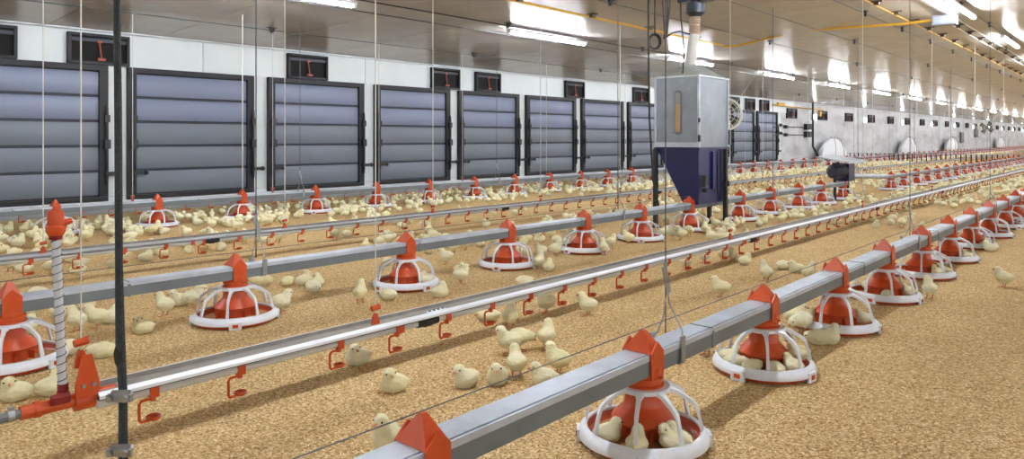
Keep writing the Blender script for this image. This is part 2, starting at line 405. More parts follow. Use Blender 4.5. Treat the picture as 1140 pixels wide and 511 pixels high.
for d, s0 in ((-4.57, 1.84), (-8.57, 3.0)):  # unseen lamp rows, assumed; set far right to keep the line shadows distinct
    for k in range(-2, 14):
        o = copy_tree(pl); o.location = (-d, s0 + 3.66 * k, ceil_z(d) - .055)
        tag(o, 'unseen added tube lamp right of the view, %s row rightwards, %s lamp' % ('first' if d > -5 else 'second', ordw(k + 3)), 'lamp', 'unseen added tube lamps over the right half')

# ------------------------------------------------------------------ feeders
def make_feeder():
    t = thing('feed_pan', 'x', 'feeder')
    R = .174
    m = MB(); m.lathe([(.001, .014), (.10, .014), (.135, .010), (.152, .022), (.159, .042), (.165, .042), (.169, .020), (.162, .004), (.14, .0), (.001, .0)], 40); m.obj('pan', M['orange'], t)
    m = MB(); m.lathe([(.155, .038), (.154, .044), (.158, .047), (.165, .045), (.175, .036), (.180, .024), (.179, .017), (.172, .015), (.168, .028), (.155, .038)], 40)
    for a in range(4):
        an = math.pi / 4 + a * math.pi / 2; c, s_ = math.cos(an), math.sin(an)
        m.box((c * .178, s_ * .178, .018), (.010, .050, .032), an)
    m.obj('rim', M['white'], t)
    m = MB(); m.box((.184, 0, .019), (.004, .022, .014)); rcm = m.mesh('rim_clip', M['orange'])
    for a in range(4):
        o = link('rim_clip', rcm, t); o.rotation_euler.z = math.pi / 4 + a * math.pi / 2
    m = MB(); m.lathe([(.050, .158), (.074, .158), (.076, .148), (.068, .144), (.050, .147), (.050, .158)], 32)
    g = m.obj('grill_ring', M['white'], t)
    sp = MB()
    P = [(.068, .152), (.092, .145), (.124, .128), (.141, .115), (.149, .092), (.160, .050)]
    W = [.030, .013, .010, .010, .009, .012]; prev = None; vs = []
    for (r, z), w_ in zip(P, W):
        for dy_, dz in ((-w_ / 2, -.0045), (w_ / 2, -.0045), (w_ / 2, .0045), (-w_ / 2, .0045)): vs.append((r + dz * .6, dy_, z + dz))
    fs = []
    for i in range(len(P) - 1):
        for k in range(4): fs.append((i * 4 + k, i * 4 + (k + 1) % 4, i * 4 + 4 + (k + 1) % 4, i * 4 + 4 + k))
    sp.add(vs, fs + [(3, 2, 1, 0), tuple(len(vs) - 4 + k for k in range(4))]); spm = sp.mesh('grill_bar', M['white'], 50)
    for k in range(8):
        o = link('grill_bar', spm, t); o.rotation_euler.z = k * math.pi / 4 + .2
    m = MB(); m.lathe([(.048, .150), (.052, .110), (.056, .104), (.083, .077), (.087, .070), (.085, .064), (.068, .064), (.068, .030), (.070, .020), (.001, .019)], 32)
    for k in range(8):
        an = k * math.pi / 4; m.box((math.cos(an) * .075, math.sin(an) * .075, .036), (.026, .003, .036), an)
    m.obj('feed_cone', M['orange'], t)
    m = MB(); m.lathe([(.064, .028), (.12, .020), (.14, .019)], 28); m.obj('feed', M['feed'], t)
    m = MB(); m.lathe([(.044, .203), (.049, .201), (.049, .184), (.053, .182), (.053, .174), (.050, .173), (.050, .165), (.056, .163), (.056, .150), (.04, .15)], 28); m.lathe([(.001, .203), (.044, .203)], 28); m.obj('collar', M['orange'], t)
    # saddle cap over the feed beam
    m = MB(); hx, hy = .044, .032; zb = .249; zt = .303
    m.add([(-hx, -hy, zb), (hx, -hy, zb), (hx, hy, zb), (-hx, hy, zb), (-.006, -.006, zt), (.006, -.006, zt), (.006, .006, zt), (-.006, .006, zt)],
          [(0, 1, 5, 4), (1, 2, 6, 5), (2, 3, 7, 6), (3, 0, 4, 7), (4, 5, 6, 7), (3, 2, 1, 0)])
    for s in (-1, 1):
        pts = [(-.028, .178), (.028, .178), (.031, .20), (.031, zb + .001), (.0, zb + .030), (-.031, zb + .001), (-.031, .20)]
        n = len(pts); vs = [(s * .0405, a, b) for a, b in pts] + [(s * .0455, a, b) for a, b in pts]
        m.add(vs, [tuple(range(n)), tuple(range(2 * n - 1, n - 1, -1))] + [(k, n + k, n + (k + 1) % n, (k + 1) % n) for k in range(n)])
    m.obj('saddle_cap', M['orange'], t)
    m = MB(); m.box((.047, 0, .198), (.004, .012, .018)); m.box((.052, .0, .185), (.016, .008, .005)); m.obj('lock_tab', M['orange'], t)
    return t
pf = make_feeder(); pf_used = False
L1, L2, L3 = 1.029, 3.083, 6.90
def line_y(d, xs, n_more, S=None):
    ys = [yat(d, x) for x in xs]; st = S or (ys[-1] - ys[0]) / (len(ys) - 1)
    return ys + [ys[-1] + st * (k + 1) for k in range(n_more)]
y1 = [yat(L1, 470.5)] + line_y(L1, [716, 850, 930, 984, 1026, 1056, 1080.5, 1100.5, 1117, 1130.5], 8, .781)
y2 = [yat(L2, x) for x in (10, 262, 452, 565, 650, 713, 767, 824, 858, 889, 914, 938)] + line_y(L2, [992, 1006, 1020, 1032, 1043.5, 1054, 1064, 1073, 1081], 24, .83)
u3 = [.000818, .000902, .000986, .001072, .001156, .00124, .001323, .001406, .001488, .001568, .001645, .001722, .0018, .001878, .001955, .00203, .0021, .002171, .002248, .002330, .00241, .002489, .002571, .002653]
y3 = [yu(L3, u) for u in u3]; y3 += [y3[-1] + 1.1 + .82 * k for k in range(64)]
feeders = []
for d, ys, sc, nm in ((L1, y1, .976, 'nearest'), (L2, y2, 1.03, 'middle'), (L3, y3, 1.02, 'far')):
    for i, y in enumerate(ys):
        o = copy_tree(pf) if pf_used else pf; pf_used = True
        o.location = (-d, y, 0); o.rotation_euler.z = 0
        rot = random.uniform(0, 6.28)
        for ch in o.children:
            b = ch.name.split('.')[0]
            if b in ('grill_bar', 'rim', 'rim_clip'): ch.rotation_euler.z += (rot if not (d == L1 and i == 2) else -1.35) - (0 if b != 'grill_bar' else .2)
        o.scale = (1, 1, 1)
        for ch in o.children:
            b = ch.name.split('.')[0]
            if b in ('pan', 'rim', 'rim_clip', 'grill_bar', 'grill_ring', 'feed_cone', 'feed'): ch.scale = (sc, sc, 1)
        if d == L1 and i == 0: lb = 'feeder whose orange cap pokes up at the bottom edge on the nearest feed line'
        else: lb = 'orange and white feed pan on the %s feed line, %s cap from the left' % (nm if nm != 'far' else 'farthest', ordw(i + 1))
        tag(o, lb, 'feeder', 'feed pans on the %s line' % nm); feeders.append((o, d, y, nm, i))

# feed beams: hollow galvanized channel; lighter top sheet with a groove, dull side
def beam(d, y0, y1, label):
    t = thing('feed_beam', label, 'beam', (-d, y0, 0)); L = y1 - y0
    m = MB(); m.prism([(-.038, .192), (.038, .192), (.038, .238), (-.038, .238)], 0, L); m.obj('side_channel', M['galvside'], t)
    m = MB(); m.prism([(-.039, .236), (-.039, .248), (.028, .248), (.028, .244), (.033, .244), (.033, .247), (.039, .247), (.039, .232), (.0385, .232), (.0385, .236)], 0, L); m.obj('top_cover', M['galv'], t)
    jm = MB(); jm.box((.0385, 0, .215), (.004, .012, .05)); jm.box((0, 0, .2485), (.077, .006, .002)); jmm = jm.mesh('beam_joint', M['galvside'])
    y = 1.1
    while y < min(L, 40):
        o = link('beam_joint', jmm, t); o.location.y = y; y += 1.52
    return t
beam(L1, -.6, 17, 'galvanized feed beam running from the bottom edge over the nearest pans')
b2 = beam(L2, -1.5, yat(L2, 941), 'galvanized feed beam of the middle pan line, through the feed bin to the motor')
beam(L2, yat(L2, 988), 52, 'galvanized feed beam of the middle pan line continuing beyond the motor')
beam(L3, -2.5, y3[23] + .3, 'galvanized feed beam of the farthest pan line along the shutters')
beam(L3, y3[24] - .2, 80, 'galvanized feed beam of the farthest pan line beyond the gap')
for d, ya, yb, nm in ((L1, -.6, 17, 'nearest'), (L2, -1.5, yat(L2, 941), 'middle'), (L3, -2.5, 40, 'farthest')):
    m = MB(); m.tube([(-d, ya, .306), (-d, yb, .306)], .0014, 5); o = m.obj('perch_wire', M['wire']); tag(o, 'thin steel wire stretched over the cap tips of the %s feed line' % nm, 'wire')

# ------------------------------------------------------------------ drinker lines
D1, D2, D3 = 2.06, 4.75, 7.5
def cup_mesh():
    m = MB()
    m.lathe([(.0145, .005), (.0145, -.012)], 10, (0, 0, .131))            # clip round the pipe
    m.box((0, .0, .131), (.030, .024, .028)); m.box((.0, .0, .112), (.012, .012, .014))
    m.tube([(0, -.004, .112), (0, -.030, .110), (0, -.035, .104), (0, -.035, .060), (0, -.030, .054), (0, -.008, .054)], .0042, 6)
    m.lathe([(.001, .052), (.012, .052), (.0195, .060), (.0205, .064), (.0185, .064), (.012, .057), (.001, .056)], 14, (0, .002, 0))
    return m.mesh('drip_cup', M['orange'])
cupm = cup_mesh()
def drinker(d, y0, y1, cups, label, lift=0.0, edge='alu'):
    t = thing('drinker_line', label, 'drinker', (-d, y0, lift)); L = y1 - y0
    m = MB(); m.prism([(-.046, .156), (-.046, .170), (-.043, .170), (-.043, .158), (.033, .163), (.033, .156)], 0, L); m.obj('rail_top', M['railgrey'], t)
    m = MB(); m.prism([(-.047, .150), (-.047, .1712), (-.044, .1712), (-.044, .153), (-.046, .150)], 0, L)
    m.prism([(.031, .1655), (.035, .166), (.046, .158), (.046, .149), (.043, .149), (.043, .156), (.031, .1635)], 0, L); m.obj('rail_edge', M[edge], t)
    m = MB(); m.prism([(.010, .148), (.044, .1475), (.044, .1460), (.010, .1445)], 0, L); m.obj('dark_gap_strip', M['black'], t)  # black strip standing in for the shaded gap above the water pipe
    m = MB(); m.tube([(.024, 0, .133), (.024, L, .133)], .0125, 10); m.obj('water_pipe', M['pipe'], t)
    for y in cups:
        if y0 < y < y1 - .1:
            o = link('drip_cup', cupm, t); o.location = (.024, y - y0 + .035, 0)
    cm = MB(); cm.box((0, 0, .133), (.030, .022, .028)); cmm = cm.mesh('pipe_clip', M['orange'])
    y = 1.0
    while y < min(L, 30):
        o = link('pipe_clip', cmm, t); o.location = (.024, y, 0); y += 2.93
    km = MB(); km.tube([(0, -.05, 0), (0, -.02, 0), (0, .02, 0), (0, .05, 0)], [.017, .018, .018, .017], 10); km.tube([(0, -.015, 0), (0, .015, 0)], .021, 10); kmm = km.mesh('pipe_coupling', M['rubber'])
    y = 1.13
    while y < min(L, 30):
        o = link('pipe_coupling', kmm, t); o.location = (.024, y, .133); y += 2.93
    jm = MB(); jm.box((.022, 0, .1645), (.022, .09, .003)); jmm = jm.mesh('joint_plate', M['alu'])
    bm_ = MB()
    for q in (-.033, -.011, .011, .033): bm_.lathe([(.0045, .0), (.0045, .004), (.001, .005)], 6, (.022, q, .166))
    bmm = bm_.mesh('bolts', M['wire'])
    y = 1.18
    while y < min(L, 30):
        o = link('joint_plate', jmm, t); o.location.y = y; q = link('bolt', bmm, o); y += 2.93
    return t
c1 = [yat(D1, x) for x in (151, 250, 362.6, 428.7, 485, 535, 578.5, 617, 651, 682, 709.6, 735.5, 759)]
uu = .001905
while c1[-1] < 24: uu += .0000822; c1.append(yu(D1, uu))
Y1S = yat(D1, 104)
dr1 = drinker(D1, Y1S, 25, c1, 'aluminium nipple drinker line with orange drip cups, nearest one, behind the black rope')
s2 = .0000363; dr2 = drinker(D2, -1.8, 52, [yu(D2, .000939 + s2 * k) for k in range(-14, 290)][:235], 'nipple drinker line with orange drip cups, second from the camera', 0, 'dull')
s3 = .0000227; dr3 = drinker(D3, -2.5, 76, [yu(D3, .000791 + s3 * k) for k in range(-24, 272)], 'nipple drinker line with orange drip cups in front of the shutters', .025, 'dull')

# end fitting and breather tube of the nearest drinker line
def P1(x, y, d=D1):                                   # point of the plane X=-d seen at x, y
    Z = F * d / CT / (XV - x); return Vector((-d, (Z - d * ST) / CT, CH - (y - YV) * Z / F))
t = thing('end_fitting', 'orange end fitting with dark red valve knob at the near end of the drinker line', 'fitting', P1(80, 455)); base = t.location.copy()
def rel(v): return v - base
m = MB(); e0, e1 = P1(128, 434), P1(22, 467); e1.z = e0.z - .002
m.tube([rel(e0), rel(e1)], .017, 12); m.tube([rel(P1(112, 440)), rel(P1(82, 448))], .024, 12)
m.tube([rel(e0.lerp(e1, .80)), rel(e0.lerp(e1, .86))], .021, 8); m.obj('body', M['orange'], t)
m = MB(); q = P1(70, 440); m.tube([rel(q + Vector((0, 0, -.03))), rel(q + Vector((0, 0, .01)))], .014, 10); m.obj('riser_socket', M['orange'], t)
m = MB(); kx = e0.lerp(e1, .62) + Vector((.02, 0, .018)); m.tube([rel(kx + Vector((0, -.02, 0))), rel(kx + Vector((0, .02, 0)))], .014, 6); m.obj('valve_knob', M['red'], t)
m = MB(); a_ = P1(80, 440); b_ = P1(106, 430); za = a_.z - .004
ya_, yb_ = a_.y, b_.y; zt_ = P1(92, 393).z; ym = (ya_ + yb_) / 2
pts = [(ya_, za), (yb_, za), (yb_, za + .035), (ym + .011, zt_), (ym - .011, zt_), (ya_, za + .035)]
n = len(pts); vs = [(-D1 + .022, p[0], p[1]) for p in pts] + [(-D1 + .03, p[0], p[1]) for p in pts]; vs = [rel(Vector(v)) for v in vs]
m.add(vs, [tuple(range(n)), tuple(range(2 * n - 1, n - 1, -1))] + [(k, n + k, n + (k + 1) % n, (k + 1) % n) for k in range(n)]); m.obj('hanger_plate', M['orange'], t)
m = MB()
for yy in (ya_ * .7 + yb_ * .3, ya_ * .25 + yb_ * .75): m.tube([rel(Vector((-D1 + .03, yy, za + .03))), rel(Vector((-D1 + .036, yy, za + .03)))], .005, 6)
m.obj('bolt', M['steel'], t)
t = thing('breather_tube', 'translucent tube with black spiral and orange cap at the drinker end', 'tube', P1(70, 440)); base = t.location.copy()
top = P1(62, 262)
m = MB(); m.tube([rel(base + Vector((0, 0, .0))), rel(base.lerp(top, .5)), rel(top)], .0105, 12); m.obj('hose', mat('cloudy_tube', (196, 200, 210), .25, var=.06), t)
m = MB(); H_ = [base.lerp(top, i / 340) + Vector((math.cos(i * .36) * .0112, math.sin(i * .36) * .0112, 0)) for i in range(341)]
m.tube([rel(h) for h in H_], .0011, 4); m.obj('spiral_wire', M['black'], t)
m = MB(); m.tube([rel(top + Vector((0, 0, -.01))), rel(top + Vector((0, 0, .018)))], [.015, .018], 12); m.tube([rel(base + Vector((0, 0, -.012))), rel(base + Vector((0, 0, .03)))], .013, 12); m.obj('hose_end', M['red'], t)
m = MB(); zc = rel(top); m.lathe([(.017, .0), (.022, .01), (.022, .022), (.018, .026), (.019, .055), (.017, .062), (.008, .066), (.006, .074), (.001, .075)], 16, zc); m.tube([zc + Vector((0, .015, .03)), zc + Vector((.0, .036, .034))], [.009, .007], 8); m.obj('breather_cap', M['orange'], t)
m = MB(); g0 = Vector(e1); m.tube([g0, g0 + Vector((0, -.08, -.002)), g0 + Vector((.02, -.35, -.03)), g0 + Vector((.08, -.8, -.075))], .0125, 10)
tag(m.obj('supply_hose', mat('grey_hose', (108, 112, 116), .45)), 'grey water hose leaving the orange end fitting at the lower left', 'hose')
m = MB(); m.tube([g0 + Vector((0, -.012, 0)), g0 + Vector((0, -.026, 0))], .0150, 12); m.box(g0 + Vector((.0, -.018, .016)), (.012, .012, .012)); tag(m.obj('hose_clamp', M['steel']), 'steel hose clamp on the grey hose at the lower left', 'clamp')

# black rope with shackles, nearest thing on the left
def at(x, y, Z):
    xr = (x - 570) / F * Z; return Vector((xr * CT - Z * ST, xr * ST + Z * CT, CH - (y - YV) * Z / F))
ZR = 1.35
t = thing('rigging_rope', 'thick dark rope hanging with two steel clamps, in front at left', 'rope', at(137, 500, ZR)); base = t.location.copy()
rp = [at(125.5, -90, ZR), at(130, 0, ZR), at(131.5, 120, ZR), at(132.5, 300, ZR), at(134, 380, ZR), at(137, 440, ZR), at(137, 505, ZR), at(137.5, 560, ZR)]
rp = [Vector((rp[0].x, rp[0].y, ceil_z(-rp[0].x)))] + rp[1:]
m = MB(); m.tube([rel(p) for p in rp], [.0062, .0062, .0066, .0068, .0085, .0075, .0085, .006], 10); m.obj('rope', M['rope'], t)
m = MB(); m.tube([rel(at(133, 382, ZR)), rel(at(133, 392, ZR)), rel(at(133.5, 402, ZR)), rel(at(134, 410, ZR))], [.006, .0105, .0095, .005], 8); m.obj('tape_wrap', M['rubber'], t)
for yy in (440, 500):
    c = rel(at(137, yy, ZR)); m = MB(); rg = Vector((CT, ST, 0)); fw = Vector((-ST, CT, 0))
    U = [c + rg * a + fw * b for a, b in ((-.014, -.012), (-.014, .004), (-.008, .014), (.008, .014), (.014, .004), (.014, -.012))]
    m.tube(U, .0042, 7); m.box(c - fw * .012 + Vector((0, 0, -.001)), (.046, .010, .013), TH)
    for s in (-1, 1): m.tube([c + rg * s * .014 - fw * .010, c + rg * s * .014 - fw * .024], .0062, 6)
    m.tube([c + rg * -.016 + Vector((0, 0, .007)) - fw * .008, c + rg * .016 + Vector((0, 0, .008)) - fw * .008], .0055, 6)
    m.obj('wire_clamp', M['steel'], t)

# ------------------------------------------------------------------ hanging cords
def drop_cord(name, d, x=None, u=None, z0=.17, r=.0022, m_='cord', label='', cat='cord', group=None, extras='ball'):
    y = yat(d, x) if x is not None else yu(d, u)
    t = thing(name, label, cat, (-d, y, z0), group); top = ceil_z(d)
    m = MB(); m.tube([(0, 0, .02), (0, 0, top - z0 - .005)], r, 5); m.obj('line', M[m_], t)
    if extras == 'ball':
        m = MB(); m.tube([(0, -.016, .062), (0, .016, .066)], [.010, .011], 8); m.obj('length_adjuster', M['orange'], t)
        m = MB(); pts = [(-.016, 0), (.016, 0), (.011, .03), (.004, .045), (-.004, .045), (-.011, .03)]; n = 6
        vs = [(-.006, a, b) for a, b in pts] + [(.006, a, b) for a, b in pts]
        m.add(vs, [tuple(range(n)), tuple(range(2 * n - 1, n - 1, -1))] + [(k, n + k, n + (k + 1) % n, (k + 1) % n) for k in range(n)]); m.obj('rail_hanger', M['orange'], t)
    elif extras == 'hook':
        m = MB(); m.box((0, .004, .17), (.004, .022, .085), 0, 0, .3); m.box((0, .0, .212), (.006, .012, .016)); m.obj('length_adjuster', M['steel'], t)
        m = MB(); m.tube([(0, 0, .12), (0, -.01, .07), (-.02, -.012, .02), (-.042, -.012, .0), (-.042, -.012, -.06)], .0022, 5)
        m.tube([(0, .012, .13), (.0, .022, .10), (.042, .02, .03), (.043, .02, -.05)], .0026, 5); m.box((.043, .02, -.02), (.006, .022, .07)); m.box((-.043, .0, -.02), (.006, .022, .07)); m.box((0, .012, -.058), (.092, .03, .004)); m.obj('beam_sling', M['steel'], t)
    return t
j = 0
for nm, d, lst in (('nearest', D1, [dict(x=90), dict(x=418), dict(u=.002123), dict(u=.00309), dict(u=.00406), dict(u=.00503), dict(u=.006)]),
                   ('second', D2, [dict(x=48), dict(x=317), dict(x=482), dict(u=.001466), dict(u=.001685), dict(u=.0019)] + [dict(u=.0023 + .0003 * k) for k in range(12)]),
                   ('farthest', D3, [dict(u=.00088), dict(u=.00102), dict(u=.00116), dict(u=.0013), dict(u=.00148), dict(u=.0017)] + [dict(u=.0022 + .0003 * k) for k in range(12)])):
    for i, a in enumerate(lst):
        zz = .155 if d != D3 else .18
        if i == 0 and d == D1: zz = P1(92, 393).z - .035
        drop_cord('suspension_line', d, z0=zz, r=.002 if d == D1 else .0032, label='white cord with orange adjuster holding the %s drinker line, %s from the left' % (nm, ordw(i + 1)), group='cords of the %s drinker line' % nm, **a)
for nm, d, lst in (('nearest', L1, [dict(x=741), dict(x=1013), dict(u=.0055)]),
                   ('middle', L2, [dict(x=285), dict(x=688), dict(u=.00236), dict(u=.00304), dict(x=1018), dict(u=.00444)]),
                   ('farthest', L3, [dict(x=334), dict(x=553), dict(u=.001683), dict(u=.00205), dict(u=.00232), dict(u=.00264)] + [dict(u=.003 + .0004 * k) for k in range(9)])):
    for i, a in enumerate(lst):
        drop_cord('suspension_cable', d, z0=.25, r=.0018 if d == L1 else .003, m_='darkcord', extras='hook', cat='cable', label='grey steel cable with clasp carrying the %s feed beam, %s from the left' % (nm, ordw(i + 1)), group='cables of the %s feed beam' % nm, **a)
m = MB(); yy = yat(L3, 270); m.tube([(-L3, yy, .31), (-L3, yy, ceil_z(L3))], .004, 5); tag(m.obj('suspension_line', M['cord']), 'white cord ending on the third feed cap of the farthest line', 'cord')

# ------------------------------------------------------------------ ceiling cables with pulleys
def slope_d(sl): return (HW - CH + MS * DW) / (MS + sl / CT)
pulley = MB(); pulley.box((0, 0, .02), (.02, .06, .03)); pulley.tube([(-.012, 0, -.005), (.012, 0, -.005)], .02, 8); pulley.box((0, 0, .035), (.05, .11, .008)); pulm = pulley.mesh('pulley', M['black'])
brk = MB(); brk.box((0, 0, .03), (.12, .05, .012)); brk.box((.0, 0, .01), (.05, .06, .03)); brkm = brk.mesh('bracket', mat('bronze_bracket', (92, 80, 66), .5, .4))
def ceil_cable(sl, r, m_, label, step=None, items='pulley', drop=.03, y0=YA + .5, y1=60, off=0):
    d = slope_d(sl); z = ceil_z(d) - drop
    t = thing('ceiling_cable', label, 'cable', (-d, y0, z))
    m = MB(); m.tube([(0, 0, 0), (0, y1 - y0, 0)], r, 6); m.obj('cable', M[m_], t)
    if step:
        y = off - y0
        while y < y1 - y0:
            o = link(items, pulm if items == 'pulley' else brkm, t); o.location.y = y; o.location.z = -.005
            if items == 'bracket': o.location.x = .03
            y += step
ceil_cable(.1256, .005, 'darkcord', 'thin dark cable under the ceiling closest to the shutters', 3.2, off=1)
ceil_cable(.1640, .006, 'darkcord', 'thin cable under the ceiling just left of the left lamp row', None)
ceil_cable(.1785, .007, 'black', 'dark cable with pulleys beside the left lamp row', 2.9, off=.3)
ceil_cable(.2213, .014, 'yellow', 'yellow conduit under the ceiling running to the bend right of the feed bin', 1.2, 'bracket', .035, y1=9.65, off=.4)
ceil_cable(.255, .005, 'darkcord', 'thin dark cable right of the yellow conduit', 4, off=2)
ceil_cable(.33, .005, 'darkcord', 'thin dark cable midway between the lamp rows', 4.5, off=2)
ceil_cable(.442, .006, 'black', 'dark cable with hanging pulleys left of the bracketed cable', 1.6, off=.8)
ceil_cable(.489, .007, 'yellow', 'dull yellow cable carried by a close row of brackets', .8, 'bracket', .03, off=.3)
ceil_cable(.575, .007, 'cord', 'white rail with brackets leading away from the junction box', .8, 'bracket', .03, y0=9.7, off=10)
ceil_cable(.62, .006, 'cord', 'white cable just left of the middle lamp row', 4, off=2)
ceil_cable(.708, .006, 'darkcord', 'dark cable running along the middle lamp row', 1.83, off=0)
# cross conduit and junction box
m = MB(); dA = slope_d(.2213); Yc = 9.65; pts = [(-dA, Yc - .0, ceil_z(dA) - .05), (-dA + .08, Yc, ceil_z(dA) - .055), (-dA + .2, Yc, ceil_z(dA) - .055), (-3.6, Yc + .05, 2.245), (-2.9, Yc, 2.23), (-2.25, Yc, 2.205), (-1.9, Yc, 2.22)]
m.tube(pts, .014, 8); tag(m.obj('cross_conduit', M['yellow']), 'yellow conduit crossing the ceiling from the bend to the grey junction box', 'conduit')
t = thing('junction_box', 'grey junction box under the ceiling at the end of the yellow conduit', 'box', (-1.82, Yc, 2.2))
m = MB(); m.box((0, 0, 0), (.24, .15, .11)); m.obj('box_body', mat('grey_box', (112, 116, 128), .4), t)
m = MB(); m.box((0, -.078, 0), (.2, .01, .08)); m.obj('lid', mat('grey_lid', (126, 130, 142), .4), t)
m = MB(); m.tube([(0, 0, .05), (0, 0, ceil_z(1.82) - 2.2)], .01, 6); m.obj('bracket', M['steel'], t)

# ------------------------------------------------------------------ feed bin (hopper)
HX1, HX0, HY0, HY1 = -3.0, -3.43, 5.84, 6.42
t = thing('feed_bin', 'galvanized feed bin with navy funnel on black legs above the middle feed line', 'feed bin', ((HX0 + HX1) / 2, (HY0 + HY1) / 2, 0)); base = t.location.copy()
HB, HT, HA = .74, 1.375, 1.50
def bx(m, x0, x1, y0, y1, z0, z1): m.box((((x0 + x1) / 2) - base.x, ((y0 + y1) / 2) - base.y, (z0 + z1) / 2), (x1 - x0, y1 - y0, z1 - z0))
m = MB(); bx(m, HX0, HX1, HY0, HY1, HB, HT); m.obj('bin_box', M['bin'], t)
m = MB(); cx, cy = 0, 0; hx, hy = (HX1 - HX0) / 2 + .008, (HY1 - HY0) / 2 + .008
m.add([(-hx, -hy, HT), (hx, -hy, HT), (hx, hy, HT), (-hx, hy, HT), (-.06, -.06, HA), (.06, -.06, HA), (.06, .06, HA), (-.06, .06, HA)], [(0, 1, 5, 4), (1, 2, 6, 5), (2, 3, 7, 6), (3, 0, 4, 7), (4, 5, 6, 7), (3, 2, 1, 0)])
m.box((0, 0, HT + .002), (2 * hx + .006, 2 * hy + .006, .014)); m.obj('bin_lid', mat('galvanized_lid', (190, 200, 200), .4, .5, var=.08), t)
m = MB()
for x in (HX0, HX1):
    for y in (HY0, HY1): m = MB(); bx(m, x - .01, x + .01, y - .01, y + .01, HB, HT); m.obj('corner_seam', M['galv'], t)
m = MB(); bx(m, HX0 - .012, HX1 + .004, HY0 - .012, HY0 - .004, HB, HB + .045); m.obj('seam', M['galv'], t)
m = MB(); bx(m, HX0 - .012, HX1 + .012, HY1, HY1 + .01, HB, HB + .04); m.obj('seam', M['galv'], t)
wx = HX0 + (HX1 - HX0) * .53
m = MB()
pts = []
for k in range(9): a = math.pi * k / 8; pts.append((wx + math.cos(a) * .035, 1.22 + math.sin(a) * .035))
for k in range(9): a = math.pi + math.pi * k / 8; pts.append((wx + math.cos(a) * .035, .885 + math.sin(a) * .035))
def slab(m, pts, y0, y1, sc=1, pz=0):
    n = len(pts); cxx = sum(p[0] for p in pts) / n; czz = sum(p[1] for p in pts) / n
    q = [((p[0] - cxx) * sc + cxx, p[1] if sc == 1 else (p[1] + (-.01 if p[1] > czz else .01))) for p in pts]
    vs = [(p[0] - base.x, y0 - base.y, p[1]) for p in q] + [(p[0] - base.x, y1 - base.y, p[1]) for p in q]
    m.add(vs, [tuple(range(n)), tuple(range(2 * n - 1, n - 1, -1))] + [(k, n + k, n + (k + 1) % n, (k + 1) % n) for k in range(n)])
slab(m, pts, HY0 - .008, HY0 + .001); m.obj('window_frame', M['galvside'], t)
m = MB(); bx(m, wx - .025, wx + .025, HY0 - .011, HY0 - .007, .88, 1.13); m.obj('feed_level', mat('feed_behind_pane', (176, 146, 112), .6, var=.1), t)
m = MB(); bx(m, wx - .025, wx + .025, HY0 - .011, HY0 - .007, 1.13, 1.23); m.obj('window_pane', mat('cloudy_pane', (150, 150, 144), .2), t)
m = MB()
for (ax, az) in ((wx - .06, 1.25), (wx + .06, 1.25), (wx - .06, .87), (wx + .06, .87), (wx - .02, 1.33), (wx + .03, 1.33)): bx(m, ax - .006, ax + .006, HY0 - .010, HY0, az - .006, az + .006)
m.obj('rivet', M['steel'], t)
# navy funnel: sloping from the far side to an outlet over the beam
m = MB(); ox0 = -3.15; zb = .235
pr = [(HX0, HB), (HX1, HB), (HX1, zb), (ox0, zb), (HX0 + .02, HB - .03)]
n = len(pr); vs = [(p[0] - base.x, HY0 - base.y, p[1]) for p in pr] + [(p[0] - base.x, HY1 - base.y, p[1]) for p in pr]
m.add(vs, [tuple(range(n)), tuple(range(2 * n - 1, n - 1, -1))] + [(k, n + k, n + (k + 1) % n, (k + 1) % n) for k in range(n)]); m.obj('funnel', M['navy'], t)
m = MB(); bx(m, HX0 - .015, HX1 + .015, HY0 - .015, HY1 + .015, HB - .022, HB - .006)
m.obj('flange', M['navy'], t)
m = MB(); bx(m, HX1, HX1 + .02, 6.08, 6.17, .36, .70); m.obj('agitator_guard', M['navy'], t)
m = MB(); bx(m, HX1 + .02, HX1 + .03, 6.16, 6.18, .30, .70); m.obj('guide_bar', M['black'], t)
legm = MB(); legm.box((0, 0, .36), (.035, .035, .72)); legm.box((0, 0, .006), (.07, .07, .012)); lgm = legm.mesh('leg', M['black'])
for (ax, ay) in ((HX0 + .015, HY0 - .03), (HX0 + .015, HY1 + .03), (HX1 + .03, HY1 - .11), (HX1 - .2, HY1 + .03)):
    o = link('leg', lgm, t); o.location = (ax - base.x, ay - base.y, 0)
m = MB(); m.tube([(HX1 + .015 - base.x, HY0 + .05 - base.y, .36), (HX1 + .06 - base.x, HY0 + .05 - base.y, .36)], .022, 10); m.box((HX1 + .03 - base.x, HY0 + .05 - base.y, .44), (.04, .03, .10)); m.tube([(HX1 - base.x, HY1 - .08 - base.y, .40), (HX1 + .06 - base.x, HY1 - .08 - base.y, .40)], .025, 10)
m.obj('sensor', M['black'], t)
m = MB(); m.box((HX1 + .012 - base.x, HY0 - .012 - base.y, .82), (.02, .02, .06)); m.box((HX1 + .012 - base.x, HY1 + .012 - base.y, .83), (.03, .03, .14)); m.box((HX1 + .012 - base.x, HY0 - .012 - base.y, .98), (.014, .014, .04)); m.obj('latch', M['black'], t)
